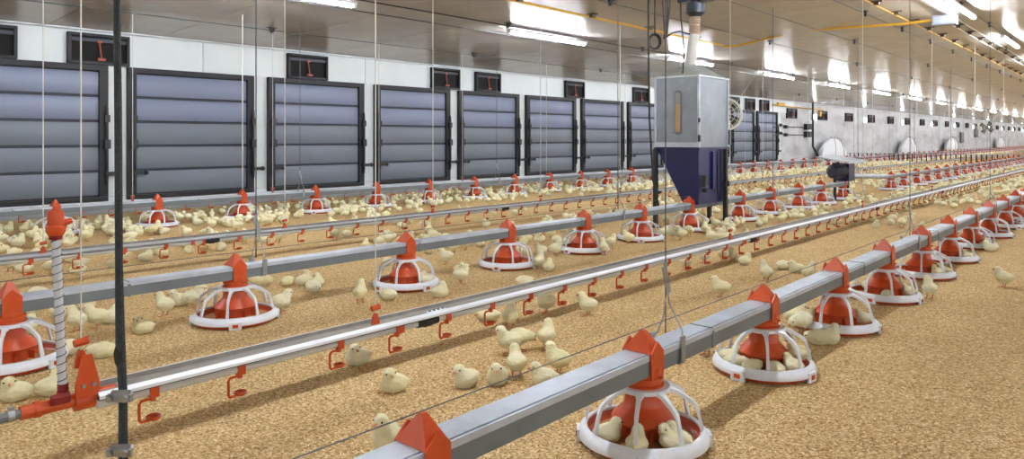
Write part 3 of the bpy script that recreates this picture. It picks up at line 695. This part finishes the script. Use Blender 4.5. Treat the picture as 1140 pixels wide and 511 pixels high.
# filling pipe
t = thing('filling_pipe', 'white drop pipe with ribbed sleeve going from the ceiling into the feed bin', 'pipe', (base.x, base.y, HA - .05))
bz = HA - .05; tp = Vector((.05, .0, ceil_z(3.2) - bz))
m = MB(); m.tube([(-.02, -.02, -.0), (.0, 0, .22), (.02, 0, .34)], [.055, .052, .050], 16); m.obj('pipe', M['pipe'], t)
m = MB(); rs = []; ps = []
for k in range(15): ps.append((.02 + k * .0008, 0, .34 + k * .013)); rs.append(.046 if k % 2 else .052)
m.tube(ps, rs, 14); m.obj('ribbed_sleeve', mat('brownish_sleeve', (168, 150, 132), .5, var=.15), t)
m = MB(); m.tube([(.03, 0, .50), (.03, 0, .54), (.035, 0, .62)], [.05, .09, .09], 12); m.box((.035, 0, .70), (.3, .14, .12)); m.tube([(.035, 0, .62), (.035, 0, tp.z)], .05, 10); m.obj('outlet_head', M['motor'], t)
# black cables with a coil left of the bin
t = thing('cable_bundle', 'black electric cables with a small coil hanging left of the feed bin', 'cable', (-3.4, 5.6, .9)); b0 = t.location.copy()
def rr(v): return v - b0
ZC = 6.35
m = MB(); m.tube([rr(at(722, -60, ZC)), rr(at(722, 60, ZC)), rr(at(723, 130, ZC)), rr(at(727, 200, ZC)), rr(at(735, 238, ZC))], .010, 6); m.obj('long_cable', M['rubber'], t)
c = at(729, 46, ZC); rg = Vector((CT, ST, 0)); m = MB()
for k in range(3): m.tube([rr(c + rg * math.cos(a * .314) * (.055 - k * .006) + Vector((0, 0, math.sin(a * .314) * (.068 - k * .005))) + Vector((-ST, CT, 0)) * k * .012) for a in range(21)], .006, 5)
m.obj('coil', M['rubber'], t)
m = MB(); m.tube([rr(at(730, -60, ZC)), rr(at(729, 10, ZC)), rr(at(729, 37, ZC))], .007, 6)
for x0 in (738, 741, 744, 746): m.tube([rr(at(x0 + random.uniform(-1, 2), -60, ZC)), rr(at(x0, 5, ZC)), rr(at(741 + (x0 - 741) * .3, 38, ZC)), rr(at(739, 43, ZC))], .007, 5)
m.tube([rr(at(739, 43, ZC)), rr(at(748, 37, ZC)), rr(at(756, 35, ZC)), rr(at(768, 38, ZC))], .008, 6); m.obj('short_cable', M['rubber'], t)
m = MB(); m.tube([at(757, -60, ZC), at(758, 20, ZC), at(762, 58, ZC), at(760, 82, ZC)], .007, 6); tag(m.obj('sensor_cable', M['rubber']), 'black cable running down beside the white drop pipe', 'cable')

# drive motor unit of the middle line
yM = yat(L2, 937)
t = thing('drive_unit', 'dark motor with navy gearbox and grey cover at the end of the middle beam', 'motor', (-L2, yM, 0))
m = MB(); m.tube([(0, -.36, .39), (0, -.33, .39), (0, -.02, .39)], [.055, .085, .085], 14)
for k in range(9): m.tube([(0, -.31 + k * .034, .39), (0, -.298 + k * .034, .39)], .095, 14)
m.box((0, -.17, .47), (.09, .14, .06)); m.obj('motor_body', M['motor'], t)
m = MB(); m.box((0, .11, .37), (.19, .25, .23)); m.obj('gearbox', M['navy'], t)
m = MB(); m.tube([(0, .18, .33), (0, .5, .30), (0, yat(L2, 989) - yM, .225)], .035, 12); m.obj('auger_tube', mat('pale_steel_tube', (170, 180, 196), .35, .4), t)
m = MB(); m.box((.04, -.17, .555), (.40, .66, .012), 0, .16, .02); m.box((.235, -.17, .52), (.01, .66, .03)); m.obj('cover_plate', M['galv'], t)
m = MB(); m.box((0, .24, .14), (.04, .04, .28)); m.box((0, -.27, .15), (.03, .03, .3)); m.box((0, -.02, .312), (.1, .56, .012)); m.obj('stand', M['black'], t)

# ------------------------------------------------------------------ fans
def fan(d, y, z, r, label):
    t = thing('circulation_fan', label, 'fan', (-d, y, z)); t.rotation_euler.z = .35
    m = MB(); m.lathe([(r - .02, -.06), (r + .02, -.06), (r + .02, .06), (r - .02, .06), (r - .02, -.06)], 28)
    for v in range(len(m.v)): a = m.v[v]; m.v[v] = (a[0], a[2], a[1])
    m.obj('shroud', M['fanw'], t)
    m = MB()
    for q in (.35, .6, .85):
        m.tube([(math.cos(a * .2618) * r * q, -.06, math.sin(a * .2618) * r * q) for a in range(25)], .006, 5)
    for k in range(12): a = k * math.pi / 6; m.tube([(math.cos(a) * .06, -.06, math.sin(a) * .06), (math.cos(a) * r, -.06, math.sin(a) * r)], .005, 4)
    m.obj('guard', M['fanw'], t)
    bl = MB(); n = 6; vs = []
    for i in range(n):
        q = i / (n - 1); rr_ = .05 + q * (r - .07); w_ = .05 + q * .05; tw = .7 - q * .35
        for s in (-1, 1): vs += [(s * w_ * math.cos(tw), s * w_ * math.sin(tw) * .8 - .003, rr_), (s * w_ * math.cos(tw), s * w_ * math.sin(tw) * .8 + .003, rr_)]
    fs = []
    for i in range(n - 1):
        a = i * 4; fs += [(a, a + 2, a + 6, a + 4), (a + 1, a + 5, a + 7, a + 3), (a, a + 4, a + 5, a + 1), (a + 2, a + 3, a + 7, a + 6)]
    bl.add(vs, fs); blm = bl.mesh('blade', M['darkcord'])
    for k in range(4): o = link('blade', blm, t); o.rotation_euler.y = k * math.pi / 2 + .6
    m = MB(); m.tube([(0, -.05, 0), (0, .16, 0)], .07, 12); m.obj('hub', mat('fan_hub', (120, 120, 124), .4), t)
    m = MB()
    for s in (-1, 1): m.tube([(s * r * .7, 0, r * .72), (s * .6, 0, ceil_z(d) - z)], .004, 5)
    m.obj('stay_wire', M['cord'], t)
fan(6.0, 12.75, 1.27, .29, 'round white circulation fan behind the feed bin, in front of the shutters')
fan(5.2, 35.6, 1.27, .29, 'small round white circulation fan hanging far down the barn')

# ------------------------------------------------------------------ things along the far wall
def sack(x0, x1, ztop, label, seed):
    ua, ub = 1 / (XV - x0), 1 / (XV - x1); d = 8.25; ya, yb = yu(d, ua), yu(d, ub); c = Vector((-d, (ya + yb) / 2, 0)); hy = min((yb - ya) / 2, 1.2); R = random.Random(seed)
    vs = []; fs = []; nu, nv = 28, 14
    for j_ in range(nv + 1):
        q = j_ / nv; rad = math.sin(min(1, (1 - q) * 1.35 + .0) * math.pi / 2) ** .7 if q < 1 else 0
        for k in range(nu):
            a = 2 * math.pi * k / nu; f = 1 + .06 * noise.noise(Vector((math.cos(a) * 2 + seed, math.sin(a) * 2, q * 3))) + .025 * math.sin(a * 9 + seed)
            vs.append((.27 * rad * f * math.cos(a), hy * rad * f * math.sin(a), q * ztop + .0))
    for j_ in range(nv):
        for k in range(nu): fs.append((j_ * nu + k, j_ * nu + (k + 1) % nu, (j_ + 1) * nu + (k + 1) % nu, (j_ + 1) * nu + k))
    t = thing('fan_cover', label, 'cover', c); m = MB(); m.add(vs, fs); m.obj('sheet', M['sack'], t, 60)
    m = MB()
    for k, yy in enumerate((-.35, .1, .4)):
        P_ = []
        for i in range(13):
            q = i / 12; a = q * math.pi; P_.append((.30 * math.sin(a) * .98, yy * hy + .12 * q, ztop * (.08 + .94 * math.sin(a / 2 + .0) if False else ztop * 0) ))
    m.tube([(.285, -hy * .5, .02), (.28, -hy * .45, ztop * .5), (.18, -hy * .3, ztop * .93), (0, -hy * .2, ztop * 1.01)], .008, 5)
    m.tube([(.285, hy * .3, .02), (.28, hy * .25, ztop * .5), (.18, hy * .2, ztop * .93), (0, hy * .1, ztop * 1.01)], .008, 5); m.obj('tie_cord', M['wire'], t)
sack(911, 942, .86, 'bulging white plastic cover standing against the grimy wall, nearest one', 1)
sack(1003, 1018, .90, 'white plastic cover against the grimy wall, second one', 2)
sack(1052, 1066, .92, 'white plastic cover against the grimy wall, third one', 3)
sack(1109, 1117, .92, 'white plastic cover against the grimy wall, farthest one', 4)
# winches
for z, i in ((1.20, 0), (.95, 1)):
    yy = yat(DW, 894); t = thing('wall_winch', 'black wall winch with rod on the grimy wall, %s of two' % ('upper', 'lower')[i], 'winch', (XW, yy, z))
    m = MB(); m.box((.10, .25, .0), (.18, .42, .19)); m.obj('housing', M['black'], t)
    m = MB(); m.tube([(.06, .05, -.02), (.06, -1.6, -.02)], .016, 6); m.obj('rod', M['black'], t)
    m = MB(); m.box((.05, -1.6, -.02), (.09, .12, .10)); m.box((.05, -2.0, .03), (.06, .10, .08)); m.tube([(.05, -2.6, .0 - .05), (.05, -2.0, .03), (.05, -1.6, -.02)], .014, 5); m.obj('bracket', M['black'], t)
m = MB(); yy = yat(DW, 870); m.tube([(XW + .12, yy - 1, 1.82), (XW + .12, yy + 3.4, 1.80)], .018, 6); m.box((XW + .05, yy + 3.3, 1.66), (.06, .14, .16)); m.box((XW + .10, yy - .3, 1.87), (.06, .5, .08)); tag(m.obj('inlet_rod', M['yellow']), 'dull yellow rod on the grimy wall just right of the shutters', 'rod')
m = MB(); yy = yat(8.4, 905); m.tube([(-8.4, yy, ceil_z(8.4)), (-8.4, yy, .55), (-8.35, yy + .3, .25), (-8.3, yy + .7, .0)], .035, 8); tag(m.obj('standpipe', M['black']), 'black pipe from ceiling to floor left of the nearest white cover', 'pipe')
m = MB(); m.box((XW + .06, yu(DW, 1 / (XV - 1085.5)), 1.25), (.12, .9, .72)); tag(m.obj('wall_duct', M['black']), 'tall black duct high on the far grimy wall left of the far fan', 'duct')
m = MB(); yy = yu(DW, 1 / (XV - 1069.5)); m.box((XW + .06, yy, .86), (.08, .8, .64)); m.box((XW + .065, yy, 1.1), (.09, .7, .02)); tag(m.obj('control_cabinet', mat('grey_cabinet', (92, 94, 102), .5)), 'narrow grey cabinet on the far grimy wall', 'cabinet')
# low partition fence across the barn
t = thing('partition_fence', 'low wire partition fence crossing the barn floor in the distance', 'fence', (-4, 27, 0))
m = MB(); m.box((0, 0, .29), (9.0, .025, .02)); m.obj('top_rail', M['galv'], t)
pm = MB(); pm.tube([(0, 0, 0), (0, 0, .31)], .018, 6); pmm = pm.mesh('post', M['black'])
for k in range(64): o = link('post', pmm, t); o.location.x = -4.45 + k * .141
m = MB(); m.box((0, 0, .02), (9, .01, .012))
for k in range(120): m.box((-4.48 + k * .0753, 0, .15), (.006, .006, .28))
o = m.obj('mesh_wire', M['black'], t); o['kind'] = 'stuff'

# ------------------------------------------------------------------ chicks
def ellip(m, c, r, ry=0, rz=0):
    m.ball(c, r, 16, 12, Matrix.Rotation(rz, 3, 'Z') @ Matrix.Rotation(ry, 3, 'Y'))
POSE = {}
def build_pose(key, parts, beak, eyes, legs, seed):
    m = MB()
    for p in parts: ellip(m, *p)
    me = m.mesh('chick_raw', M['down']); o = link('tmp', me)
    md = o.modifiers.new('r', 'REMESH'); md.mode = 'VOXEL'; md.voxel_size = .0034
    sm = o.modifiers.new('s', 'SMOOTH'); sm.factor = .7; sm.iterations = 6
    dg = bpy.context.evaluated_depsgraph_get(); dg.update()
    ev = o.evaluated_get(dg); m2 = bpy.data.meshes.new_from_object(ev)
    bpy.data.objects.remove(o)
    for v in m2.vertices:
        n = v.normal; f = noise.noise(v.co * 130 + Vector((seed, 0, 0))) * .0013 + noise.noise(v.co * 420) * .0012
        v.co += n * f
        if v.co.z < .0015: v.co.z = .0015
    R_ = random.Random(seed * 5 + 1); base_v = [v.co.copy() for v in m2.vertices]; base_n = [v.normal.copy() for v in m2.vertices]; fc = [tuple(p.vertices) for p in m2.polygons]; ex = []; ef = []
    for i in range(3600):
        f_ = fc[R_.randrange(len(fc))]; a_ = base_v[f_[0]].lerp(base_v[f_[2]], R_.random()); n_ = base_n[f_[0]]
        if a_.z < .004: continue
        d_ = (n_ * .8 + Vector((-.55, 0, -.35)) + Vector((R_.uniform(-.4, .4), R_.uniform(-.4, .4), R_.uniform(-.3, .3)))).normalized() * R_.uniform(.0025, .0048)
        sd_ = n_.cross(d_).normalized() * .0006; o_ = len(base_v) + len(ex); q_ = a_ - n_ * .0006
        ex += [q_ - sd_, q_ + sd_, q_ + d_]; ef.append((o_, o_ + 1, o_ + 2))
    m3 = bpy.data.meshes.new('down'); m3.from_pydata(base_v + ex, [], fc + ef); m2 = m3
    m2.materials.append(M['down'])
    m2.polygons.foreach_set('use_smooth', [True] * len(m2.polygons)); m2.update(); m2.name = 'chick_' + key
    b = MB(); p, dr = Vector(beak[0]), Vector(beak[1]).normalized(); b.tube([p - dr * .003, p + dr * .004, p + dr * .0095], [.0044, .0036, .0006], 8); bm_ = b.mesh('beak', M['beak'])
    ems = []
    for e in eyes: b = MB(); b.ball(e, .0026, 8, 6); ems.append(b.mesh('eye', M['eye']))
    lms = []
    for lg in legs:
        b = MB(); b.tube(lg[:3], [.0055, .0027, .0022], 6); f = Vector(lg[2]); fd = Vector(lg[3]).normalized()
        for a in (-.5, 0, .5, math.pi): q = Matrix.Rotation(a, 3, 'Z') @ fd; b.tube([f, f + q * (.008 if a < 3 else .004) + Vector((0, 0, -.0005)), f + q * (.017 if a < 3 else .008) + Vector((0, 0, -.0015))], [.002, .0017, .0008], 5)
        lms.append(b.mesh('leg', M['leg']))
    POSE[key] = (m2, bm_, ems, lms)
def std(hx=.031, hy=0, hz=.088, yaw=0, tilt=-.12, bz=.053):
    P = [((0, 0, bz), (.037, .030, .0295), tilt), ((-.016, 0, bz + .001), (.026, .026, .025), 0), ((.014, 0, bz - .002), (.027, .027, .027), 0),
         ((-.036, 0, bz + .006), (.012, .011, .009), .4), ((-.006, .0265, bz + .002), (.024, .006, .014), .25, .12), ((-.006, -.0265, bz + .002), (.024, .006, .014), .25, -.12),
         ((.5 * hx + .008, hy * .5, (bz + hz) / 2 + .002), (.021, .021, .020), 0), ((hx, hy, hz), (.0185, .0175, .0175), 0), ((.002, .012, bz - .02), (.011, .010, .012), 0), ((.002, -.012, bz - .02), (.011, .010, .012), 0)]
    cd = Vector((math.cos(yaw), math.sin(yaw), 0)); sd = Vector((-math.sin(yaw), math.cos(yaw), 0)); h = Vector((hx, hy, hz))
    P.append((tuple(h + cd * .007 + Vector((0, 0, -.003))), (.012, .011, .011), 0))
    bk = (h + cd * .0185 + Vector((0, 0, -.003)), cd + Vector((0, 0, -.15)))
    ey = [h + cd * .0105 + sd * s * .0142 + Vector((0, 0, .003)) for s in (-1, 1)]
    return P, bk, ey
def legs_std(z=.034): return [[Vector((.001, s * .012, z)), Vector((-.002, s * .0125, .018)), Vector((.004, s * .013, .0028)), (1, s * .1, 0)] for s in (-1, 1)]
P, b, e = std(); build_pose('stand', P, b, e, legs_std(), 1)
P, b, e = std(.021, .006, .093, 1.2, -.2); build_pose('look', P, b, e, legs_std(), 2)
P, b, e = std(.024, 0, .097, -.3, -.35, .055); build_pose('alert', P, b, e, legs_std(), 3)
P, b, e = std(.046, 0, .050, 0, .18, .056); b = (b[0] + Vector((-.004, 0, -.008)), Vector((.6, 0, -1))); build_pose('peck', P, b, e, legs_std(), 4)
P, b, e = std(.027, 0, .058, .3, -.05, .028); build_pose('sit', P, b, e, [], 5)
P, b, e = std(.040, 0, .028, 0, 0, .026); build_pose('sleep', P, b, e, [], 6)
P, b, e = std(.012, .016, .060, 2.0, 0, .027); build_pose('tuck', P, b, e, [], 7)
WORD = dict(stand='standing', look='standing with head turned', alert='standing upright', peck='pecking at the ground', sit='sitting', sleep='lying flat', tuck='sitting with head turned back')

chicks = []          # (location, heading, pose, scale, label or None)
def cpx(x, y, pose, face, label=None, z=0, s=1.0):
    p = floor_at(x, y, z); chicks.append([p, TH + math.radians(face), pose, s, label])
# chicks read off the photograph (foot point)
FG = [
 (398, 406, 'tuck', 200, 'lying beside the nearest drinker line left of centre'), (438, 436, 'tuck', 190, 'resting alone left of the sitting group in the foreground'),
 (519, 431, 'sit', 215, 'sitting leftmost in the foreground group'), (554, 428, 'sit', 260, 'sitting second in the foreground group'), (575, 421, 'stand', 100, 'standing in the middle of the foreground group'),
 (567, 395, 'stand', 180, 'standing behind the foreground group facing left'), (578, 391, 'peck', 20, 'bending behind the foreground group'),
 (609, 389, 'look', 60, 'standing upright behind the foreground group at right'), (622, 417, 'stand', 150, 'standing right in the foreground group beside the near beam'), (606, 430, 'sit', 170, 'half hidden by the near beam'),
 (655, 352, 'stand', 150, 'standing alone near the drip cups of the nearest drinker'), (608, 349, 'stand', 185, 'standing under the nearest drinker right of centre'), (568, 366, 'alert', 80, 'standing by a drip cup in the centre'),
 (545, 358, 'sleep', 170, 'lying by a drip cup in the centre'), (803, 331, 'stand', 160, 'standing alone between the drinker and the near beam'), (430, 510, 'alert', 250, 'at the bottom edge left of the near beam cap'),
 (763, 301, 'alert', 90, 'upright under the nearest drinker, right of the sling'), (829, 295, 'sit', 20, 'sitting right under the nearest drinker'), (815, 291, 'stand', 260, 'standing under the nearest drinker, middle of three'),
 (805, 292, 'alert', 100, 'standing under the nearest drinker, left of three'), (784, 293, 'stand', 200, 'walking left under the nearest drinker'),
 (853, 313, 'alert', 100, 'standing upright just behind the third near cap'), (887, 304, 'sit', 170, 'sitting between nearest drinker and near beam'), (872, 300, 'sleep', 10, 'lying between the drinker and the near beam'),
 (900, 313, 'stand', 30, 'standing left of the fourth near cap behind the beam'), (866, 350, 'stand', 170, 'standing just left of the fourth near feed pan'), (884, 365, 'stand', 340, 'leaning over the left rim of the fourth near pan'), (893, 371, 'peck', 200, 'feeding at the left rim of the fourth near pan'),
 (913, 383, 'sleep', 160, 'lying in front of the fourth near pan at left'), (924, 383, 'sit', 30, 'sitting in front of the fourth near pan at right'),
 (1035, 333, 'alert', 80, 'standing right of the fifth near pan in the open'), (1118, 320, 'stand', 120, 'standing alone on the open litter at right'), (787, 396, 'stand', 200, 'standing left of the third near pan behind the beam'),
 (1020, 305, 'sit', 90, 'behind the sixth near pan'), (975, 330, 'sit', 20, 'beside the fifth near pan under the beam'), (1097, 277, 'sit', 40, 'sitting in front of the eighth near pan'), (1103, 280, 'sit', 140, 'right of the eighth near pan'),
 (401, 338, 'alert', 90, 'standing left of the third middle pan'), (313, 348, 'stand', 20, 'standing right of the second middle pan'), (433, 334, 'sleep', 150, 'lying in front of the third middle pan, left'), (490, 331, 'tuck', 10, 'lying in front of the third middle pan, right'),
 (513, 316, 'stand', 30, 'standing between third and fourth middle pans'), (184, 352, 'stand', 160, 'standing left of the second middle pan, front one'), (214, 343, 'stand', 30, 'behind the left rim of the second middle pan'), (200, 340, 'sit', 200, 'second from the left rim of the second middle pan'),
 (220, 335, 'sit', 10, 'behind the second middle pan'), (159, 371, 'tuck', 180, 'lying between the first and second middle pans'), (108, 366, 'stand', 200, 'standing right of the breather tube'), (86, 369, 'stand', 160, 'next to the breather tube behind the white cord'),
 (122, 360, 'sit', 60, 'just left of the black rope in front of the middle beam'), (115, 398, 'sleep', 190, 'lying left of the black rope'), (17, 446, 'tuck', 200, 'lying at the left edge below the first middle pan'), (58, 440, 'tuck', 30, 'lying behind the breather tube foot'),
 (75, 395, 'sleep', 100, 'lying behind the breather tube'), (286, 322, 'alert', 60, 'behind the second middle pan on its right'), (30, 372, 'sit', 90, 'behind the first middle pan'),
 (497, 294, 'stand', 200, 'behind the middle beam gap, left'), (512, 306, 'sit', 300, 'between third and fourth middle pans, back'), (505, 283, 'stand', 140, 'standing far behind between the third and fourth middle pans'),
 (600, 300, 'alert', 60, 'standing left of the fifth middle pan'), (611, 302, 'sit', 80, 'sitting left of the fifth middle pan'), (602, 287, 'stand', 210, 'behind the fourth and fifth middle pans'), (618, 285, 'stand', 20, 'standing behind left rim of fifth middle pan'),
 (606, 262, 'stand', 200, 'under the middle beam left of its fifth cap'), (583, 318, 'sleep', 20, 'lying in front of the fourth middle pan'),
 (680, 277, 'stand', 40, 'standing between fifth and sixth middle pans'), (672, 284, 'alert', 100, 'in front between the fifth and sixth middle pans'), (700, 272, 'stand', 150, 'at the left rim of the sixth middle pan'),
 (742, 250, 'stand', 120, 'right of the sixth middle pan'), (738, 262, 'sit', 20, 'sitting between sixth and seventh middle pans'),
 (797, 255, 'stand', 180, 'beside the right rim of the seventh middle pan'), (785, 252, 'look', 100, 'behind the right rim of the seventh middle pan'), (802, 262, 'sit', 0, 'in front of the bin leg on the right'),
 (1170, 300, 'sit', 90, 'just beyond the right edge of the view'),
 (190, 362, 'peck', 150, 'pecking left of the second middle pan') ,
]
for f in FG[:-1]: cpx(*f[:4], label='yellow chick ' + f[4])
# chicks feeding inside the near pans
def inpan(ys, d, k, lst):
    for (a, rr_, pose, hd, lb) in lst:
        chicks.append([Vector((-d + math.cos(a) * rr_, ys[k] + math.sin(a) * rr_, .02)), hd, pose, .82, 'yellow chick ' + lb])
# angles: direction to the camera from pan 1 is about -58 deg
inpan(y1, L1, 1, [(-1.95, .115, 'sit', .9, 'with dark eye inside the largest pan, left'), (-1.15, .122, 'sit', 2.0, 'inside the largest pan, middle'), (-.35, .112, 'tuck', 2.6, 'inside the largest pan, right'), (-.15, .118, 'sit', 3.0, 'inside the largest pan, rightmost behind')])
inpan(y1, L1, 2, [(-2.6, .115, 'sit', .5, 'in the third near pan, far left'), (-2.1, .118, 'sleep', .4, 'in the third near pan, left'), (-1.5, .12, 'sleep', 1.3, 'in the third near pan, front left'), (-.85, .12, 'sleep', 2.3, 'in the third near pan, front'), (-.2, .115, 'sit', 2.9, 'in the third near pan, right'), (.6, .118, 'alert', 3.6, 'upright in the third near pan, back right')])
inpan(y1, L1, 3, [(-2.7, .12, 'sit', .3, 'in the fourth near pan, left'), (.6, .115, 'sit', 3.6, 'in the fourth near pan, back right')])
inpan(y1, L1, 4, [(2.5, .12, 'sit', 5.3, 'in the fifth near pan, back left'), (.4, .115, 'sit', 3.5, 'in the fifth near pan, right'), (-1.2, .12, 'sleep', 2.0, 'in the fifth near pan, front')])
inpan(y1, L1, 5, [(.1, .115, 'sit', 3.2, 'in the sixth near pan, right'), (-.6, .118, 'sit', 2.6, 'in the sixth near pan, front right')])
inpan(y1, L1, 6, [(-.2, .115, 'sit', 3.2, 'in the seventh near pan, right')])
inpan(y2, L2, 1, [(2.6, .12, 'sleep', 5.5, 'in the second middle pan, back')])
inpan(y2, L2, 2, [(.4, .12, 'sit', 3.6, 'in the third middle pan, right'), (.9, .12, 'sit', 4.0, 'in the third middle pan, back right')])

R = random.Random(11)
grid = {}
def ok(p, dist):
    gx, gy = int(p.x // .12), int(p.y // .12)
    for a in (-1, 0, 1):
        for b_ in (-1, 0, 1):
            for q in grid.get((gx + a, gy + b_), []):
                if (q - p).length < dist: return False
    for o, d, y, nm, i in feeders_near(p):
        if math.hypot(p.x + d, p.y - y) < .225: return False
    for (ax, ay, rad) in ((-3.42, 5.8, .1), (-2.97, 6.38, .1), (-3.42, 6.45, .1), (-3.2, 6.45, .1)):
        if math.hypot(p.x - ax, p.y - ay) < rad: return False
    return True
def feeders_near(p):
    for f in feeders:
        if abs(f[1] + p.x) < .3 and abs(f[2] - p.y) < .3: yield f
def put(p): grid.setdefault((int(p.x // .12), int(p.y // .12)), []).append(p)
for c in chicks: put(Vector((c[0].x, c[0].y, 0)))
def scatter(d0, d1, ya, yb, n, peak=None, spread=.3, clump=.5):
    k = 0; tries = 0; last = None
    while k < n and tries < n * 40:
        tries += 1
        if last is not None and R.random() < clump:
            p = last + Vector((R.gauss(0, .14), R.gauss(0, .16), 0))
        else:
            d = R.gauss(R.choice(peak), spread) if peak else R.uniform(d0, d1)
            p = Vector((-d, R.uniform(ya, yb), 0))
        if not (d0 < -p.x < d1 and ya < p.y < yb): continue
        if not ok(p, .074): continue
        if min(abs(-p.x - q) for q in (L1, L2, L3)) < .0: continue
        X_, Y_, Z_ = px(p)
        if Z_ < .5 or X_ > 1190 or X_ < -40: 
            continue
        put(p); last = p; k += 1
        pose = R.choice(('stand', 'stand', 'look', 'alert', 'peck', 'sit', 'sit', 'sleep', 'sleep', 'tuck', 'tuck'))
        chicks.append([p, R.uniform(0, 6.28), pose, R.uniform(.9, 1.06), None])
# between the middle feed line and the second drinker
scatter(3.2, 4.2, .8, 3.6, 12, (3.9,), .25)
scatter(3.25, 4.65, 3.2, 6.5, 62, (4.3, 3.8), .3)
scatter(3.2, 4.9, 6.5, 12, 150, (3.5, 4.1, 4.6), .35)
scatter(3.0, 5.2, 12, 26.8, 420, (3.3, 4.0, 4.7), .4)
# round the farthest feed line
scatter(4.85, 6.2, 1.2, 6, 75, (5.3, 4.95, 6.1), .3)
scatter(6.2, 7.75, 1.5, 8, 220, (6.5, 6.75, 7.2), .3)
scatter(4.9, 7.7, 8, 16, 420, (5.3, 6.4, 6.9, 7.2), .4)
scatter(4.9, 7.8, 16, 26.8, 480, (5.3, 6.4, 6.9, 7.3), .45)
# near strip, crowded only in the distance
scatter(2.3, 3.0, 5.0, 8, 28, (2.75, 2.95), .15)
scatter(1.4, 3.0, 7, 12, 100, (2.75, 2.2), .3)
scatter(1.3, 3.0, 12, 24, 330, (2.7, 2.2, 1.6), .4)
scatter(4.9, 7.8, 27.3, 50, 260, (6.4, 6.9), .5, .3)

# split: the 300 largest in view are individuals, the rest one crowd
def size(c):
    x, y, Z = px(c[0]); return 1 / Z if (-30 < x < 1170 and Z > .3) else 0
fixed = [c for c in chicks if c[4]]; rest = sorted([c for c in chicks if not c[4]], key=size, reverse=True)
indiv = rest[:299 - len(fixed)]; crowd = [c for c in rest[299 - len(fixed):] if size(c) > 0]
def where(c):
    p = c[0]; d = -p.x
    best = min(feeders, key=lambda f: abs(f[1] - d) * 1.0 + abs(f[2] - p.y)); nm = dict(nearest='nearest', middle='middle', far='farthest')[best[3]]
    if d > best[1] + .12: side = 'behind'
    elif d < best[1] - .12: side = 'in front of'
    else: side = 'beside'
    return '%s pan %s of the %s feed line' % (side, ordw(best[4] + 1).replace('-', '-'), nm)
lab = {}
for c in indiv:
    c.append(where(c)); lab.setdefault((c[5]), []).append(c)
for k_, cs in lab.items():
    cs.sort(key=lambda c: px(c[0])[0])
    side, rest_ = k_.split(' pan ')
    a, b_ = rest_.split(' of the ')
    for i, c in enumerate(cs):
        pos_ = '' if len(cs) == 1 else ', %s from left' % ordw(i + 1)
        side_ = dict([('in front of', 'before')]).get(side, side)
        c[4] = 'yellow chick %s %s %s pan of %s%s' % (WORD[c[2]].split(' ')[0], side_, a, b_.replace('the ', ''), pos_)
for c in fixed + indiv:
    big = px(c[0])[2] < 8
    me, bk, ey, lg = POSE[c[2]]
    s = c[3] * 1.07
    if big:
        t = thing('chick', c[4], 'chick', c[0], 'yellow chicks on the litter')
        link('body', me, t); link('beak', bk, t)
        for e_ in ey: link('eye', e_, t)
        for l_ in lg: link('leg', l_, t)
    else:
        t = link('chick', me); t.location = c[0]; tag(t, c[4], 'chick', 'yellow chicks on the litter')
    t.rotation_euler.z = c[1]; t.scale = (s, s, s)
m = MB()
for c in crowd:
    h = Matrix.Rotation(c[1], 3, 'Z'); p = c[0]; low = c[2] in ('sit', 'sleep', 'tuck'); bz = .028 if low else .05; hz = .06 if low else .09
    if c[2] in ('sleep', 'peck'): hz = .03
    m.ball(p + Vector((0, 0, bz)), (.044, .030, .029), 7, 5, h); m.ball(p + h @ Vector((.036, 0, hz)), .0175, 6, 4)
    if not low:
        m.tube([p + h @ Vector((0, .012, .03)), p + h @ Vector((0, .012, 0))], .003, 3, False); m.tube([p + h @ Vector((0, -.012, .03)), p + h @ Vector((0, -.012, 0))], .003, 3, False)
tag(m.obj('chick_flock', M['down'], None, 80), 'crowd of small pale yellow chicks far down the barn', 'chicks', kind='stuff')
print('CHICKS', len(fixed), len(indiv), len(crowd))
